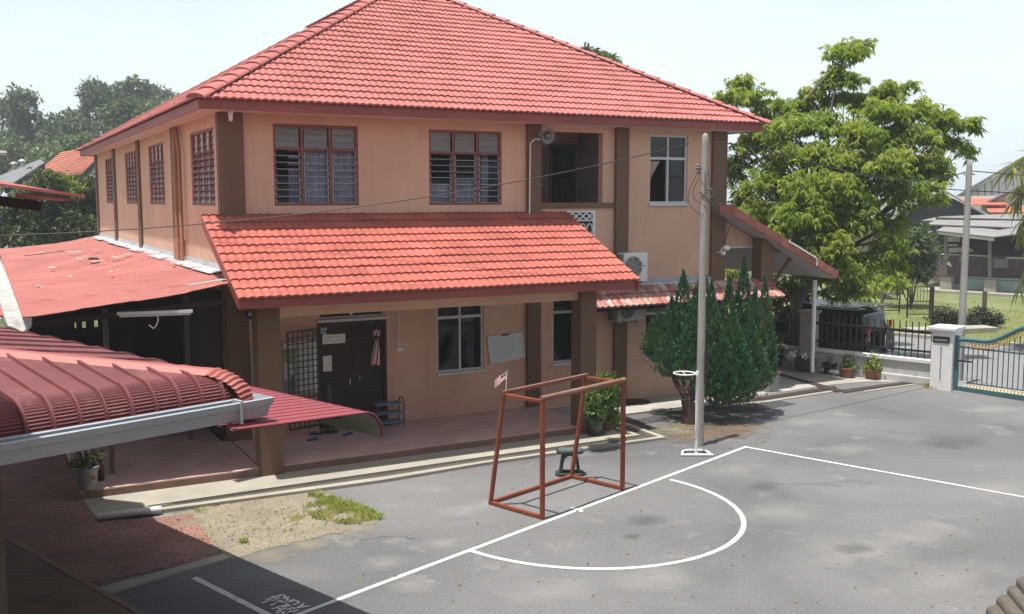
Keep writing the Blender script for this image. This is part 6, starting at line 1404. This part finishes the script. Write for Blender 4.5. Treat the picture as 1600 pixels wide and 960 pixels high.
MB().prism([g0, g1, g2, g3], (0,0,.08)).build('roof', M('slate_grey_roof', (.15,.155,.16), .7, .15, .6), gh_); MB().prism([g3-ZV*.25, g2-ZV*.3, g2+ZV*.0, g3+ZV*.0], (-.15,-.1,0)).build('fascia', m_dark, gh_)
MB().prism([Vector((g3.x,g3.y+.6,0)), Vector((g2.x,g2.y+.6,0)), g2+Vector((0,.6,-.2)), g3+Vector((0,.6,-.2))], (0,.3,0)).build('wall', MATS['cream_wall'], gh_)
for u, v in ((22,262),(35,258)): MB().lathe(dep(u, v+2, GH+.5), [(.11,0),(.11,.2),(.2,.24),(.2,.30),(.14,.36),(.05,.4)], 14).build('roof_vent', m_galv, gh_, smooth=True)
wh = thing('white_wall_house', Vector((*dep(-10,270,48)[:2],0)), 'corner of a white building with grey eave at the far left edge', 'house')
MB().prism([dep(-60,236,48), dep(10,240,47), dep(11,243,45), dep(-60,243,45)], (0,0,.12)).build('roof', m_zinc, wh); c_ = dep(1,300,47); MB().box(c_.x-3, c_.x, c_.y, c_.y+3, 0, dep(1,242,47).z).build('wall', m_wht, wh)

# ================================================================== grass tufts
def poly_pts(poly, n):
    P_ = np.array([[p[0],p[1]] for p in poly]); lo, hi = P_.min(0), P_.max(0); out = []
    while len(out) < n:
        q = lo+(hi-lo)*rng.random(2); ins_ = False
        for i in range(len(P_)):
            a, b = P_[i], P_[(i+1) % len(P_)]
            if (a[1] > q[1]) != (b[1] > q[1]) and q[0] < (b[0]-a[0])*(q[1]-a[1])/(b[1]-a[1])+a[0]: ins_ = not ins_
        if ins_: out.append(q)
    return np.array(out)
def tufts(name, poly, n, L_, z=.016, m=L_grass):
    q = poly_pts(poly, n); k = (np.sin(q[:,0]*7.1+q[:,1]*3.3)+np.sin(q[:,1]*9.7-q[:,0]*4.1)+rng.normal(size=n)*.7) > -.3; q = q[k]; P_ = np.column_stack([q, np.full(len(q), z)])
    a = rng.uniform(0,6.28,len(q)); tag(leafmesh(name, P_, L_, .012, m, None, dirs=np.stack([np.cos(a)*.8, np.sin(a)*.8, np.full(len(q), 1.0)], 1)), kind='stuff')
tufts('grass_patch', [G(470,798), G(500,785), G(520,778), G(575,797), G(600,812), G(575,820), G(530,820), G(490,812)], 5200, .09)
tufts('grass_patch', [G(480,777), G(495,769), G(512,773), G(500,781)], 500, .08)
tufts('scattered_weeds', [G(240,812), G(300,799), G(490,768), G(535,780), G(600,813), G(540,834), G(420,862), G(372,878), G(340,872)], 420, .045, .009)
tufts('grass_patch', [G(374,850), G(380,846), G(388,848), G(380,852)], 120, .07); tufts('grass_patch', [G(300,799), G(340,793), G(350,797), G(310,804)], 160, .05)
tufts('grass_patch', [G(415,815), G(470,806), G(480,812), G(430,822)], 260, .06); tufts('weed_patch', [G(1440,602), G(1462,598), G(1478,606), G(1465,612), G(1445,608)], 700, .10, .003, L_dry)
tufts('grass_patch', [G(1040,667), G(1085,664), G(1110,672), G(1090,684), G(1050,680)], 260, .05, .01, L_dry)
tufts('grass_blades', [AB(35.4,7), AB(46,7), AB(46,18), AB(35.4,18)], 16000, .16, -.02)
# fallen leaves and crumbs on the yard
cr_ = [G(random.uniform(560,1580), random.uniform(700,950), .006) for _ in range(170)] + [G(random.uniform(1010,1200), random.uniform(652,692), .014) for _ in range(150)] + [G(random.uniform(250,560), random.uniform(785,850), .022) for _ in range(220)]
tag(leafmesh('fallen_leaves', [tuple(p) for p in cr_], .05, .025, L_dry, None, dirs=[(random.uniform(-1,1), random.uniform(-1,1), .05) for _ in cr_]), kind='stuff')

# ================================================================== warm hazy air
hz = MB().box(-905,905,-905,905,-1.2,26.0).build('haze', bpy.data.materials.new('haze_air')); hz['kind'] = 'stuff'; hm = hz.data.materials[0]; hm.use_nodes = True
hm.node_tree.nodes.clear(); ho = hm.node_tree.nodes.new('ShaderNodeOutputMaterial'); pv = hm.node_tree.nodes.new('ShaderNodeVolumePrincipled')
pv.inputs['Color'].default_value = (.86,.92,1,1); pv.inputs['Density'].default_value = .0010; pv.inputs['Anisotropy'].default_value = .2; hm.node_tree.links.new(pv.outputs[0], ho.inputs['Volume'])
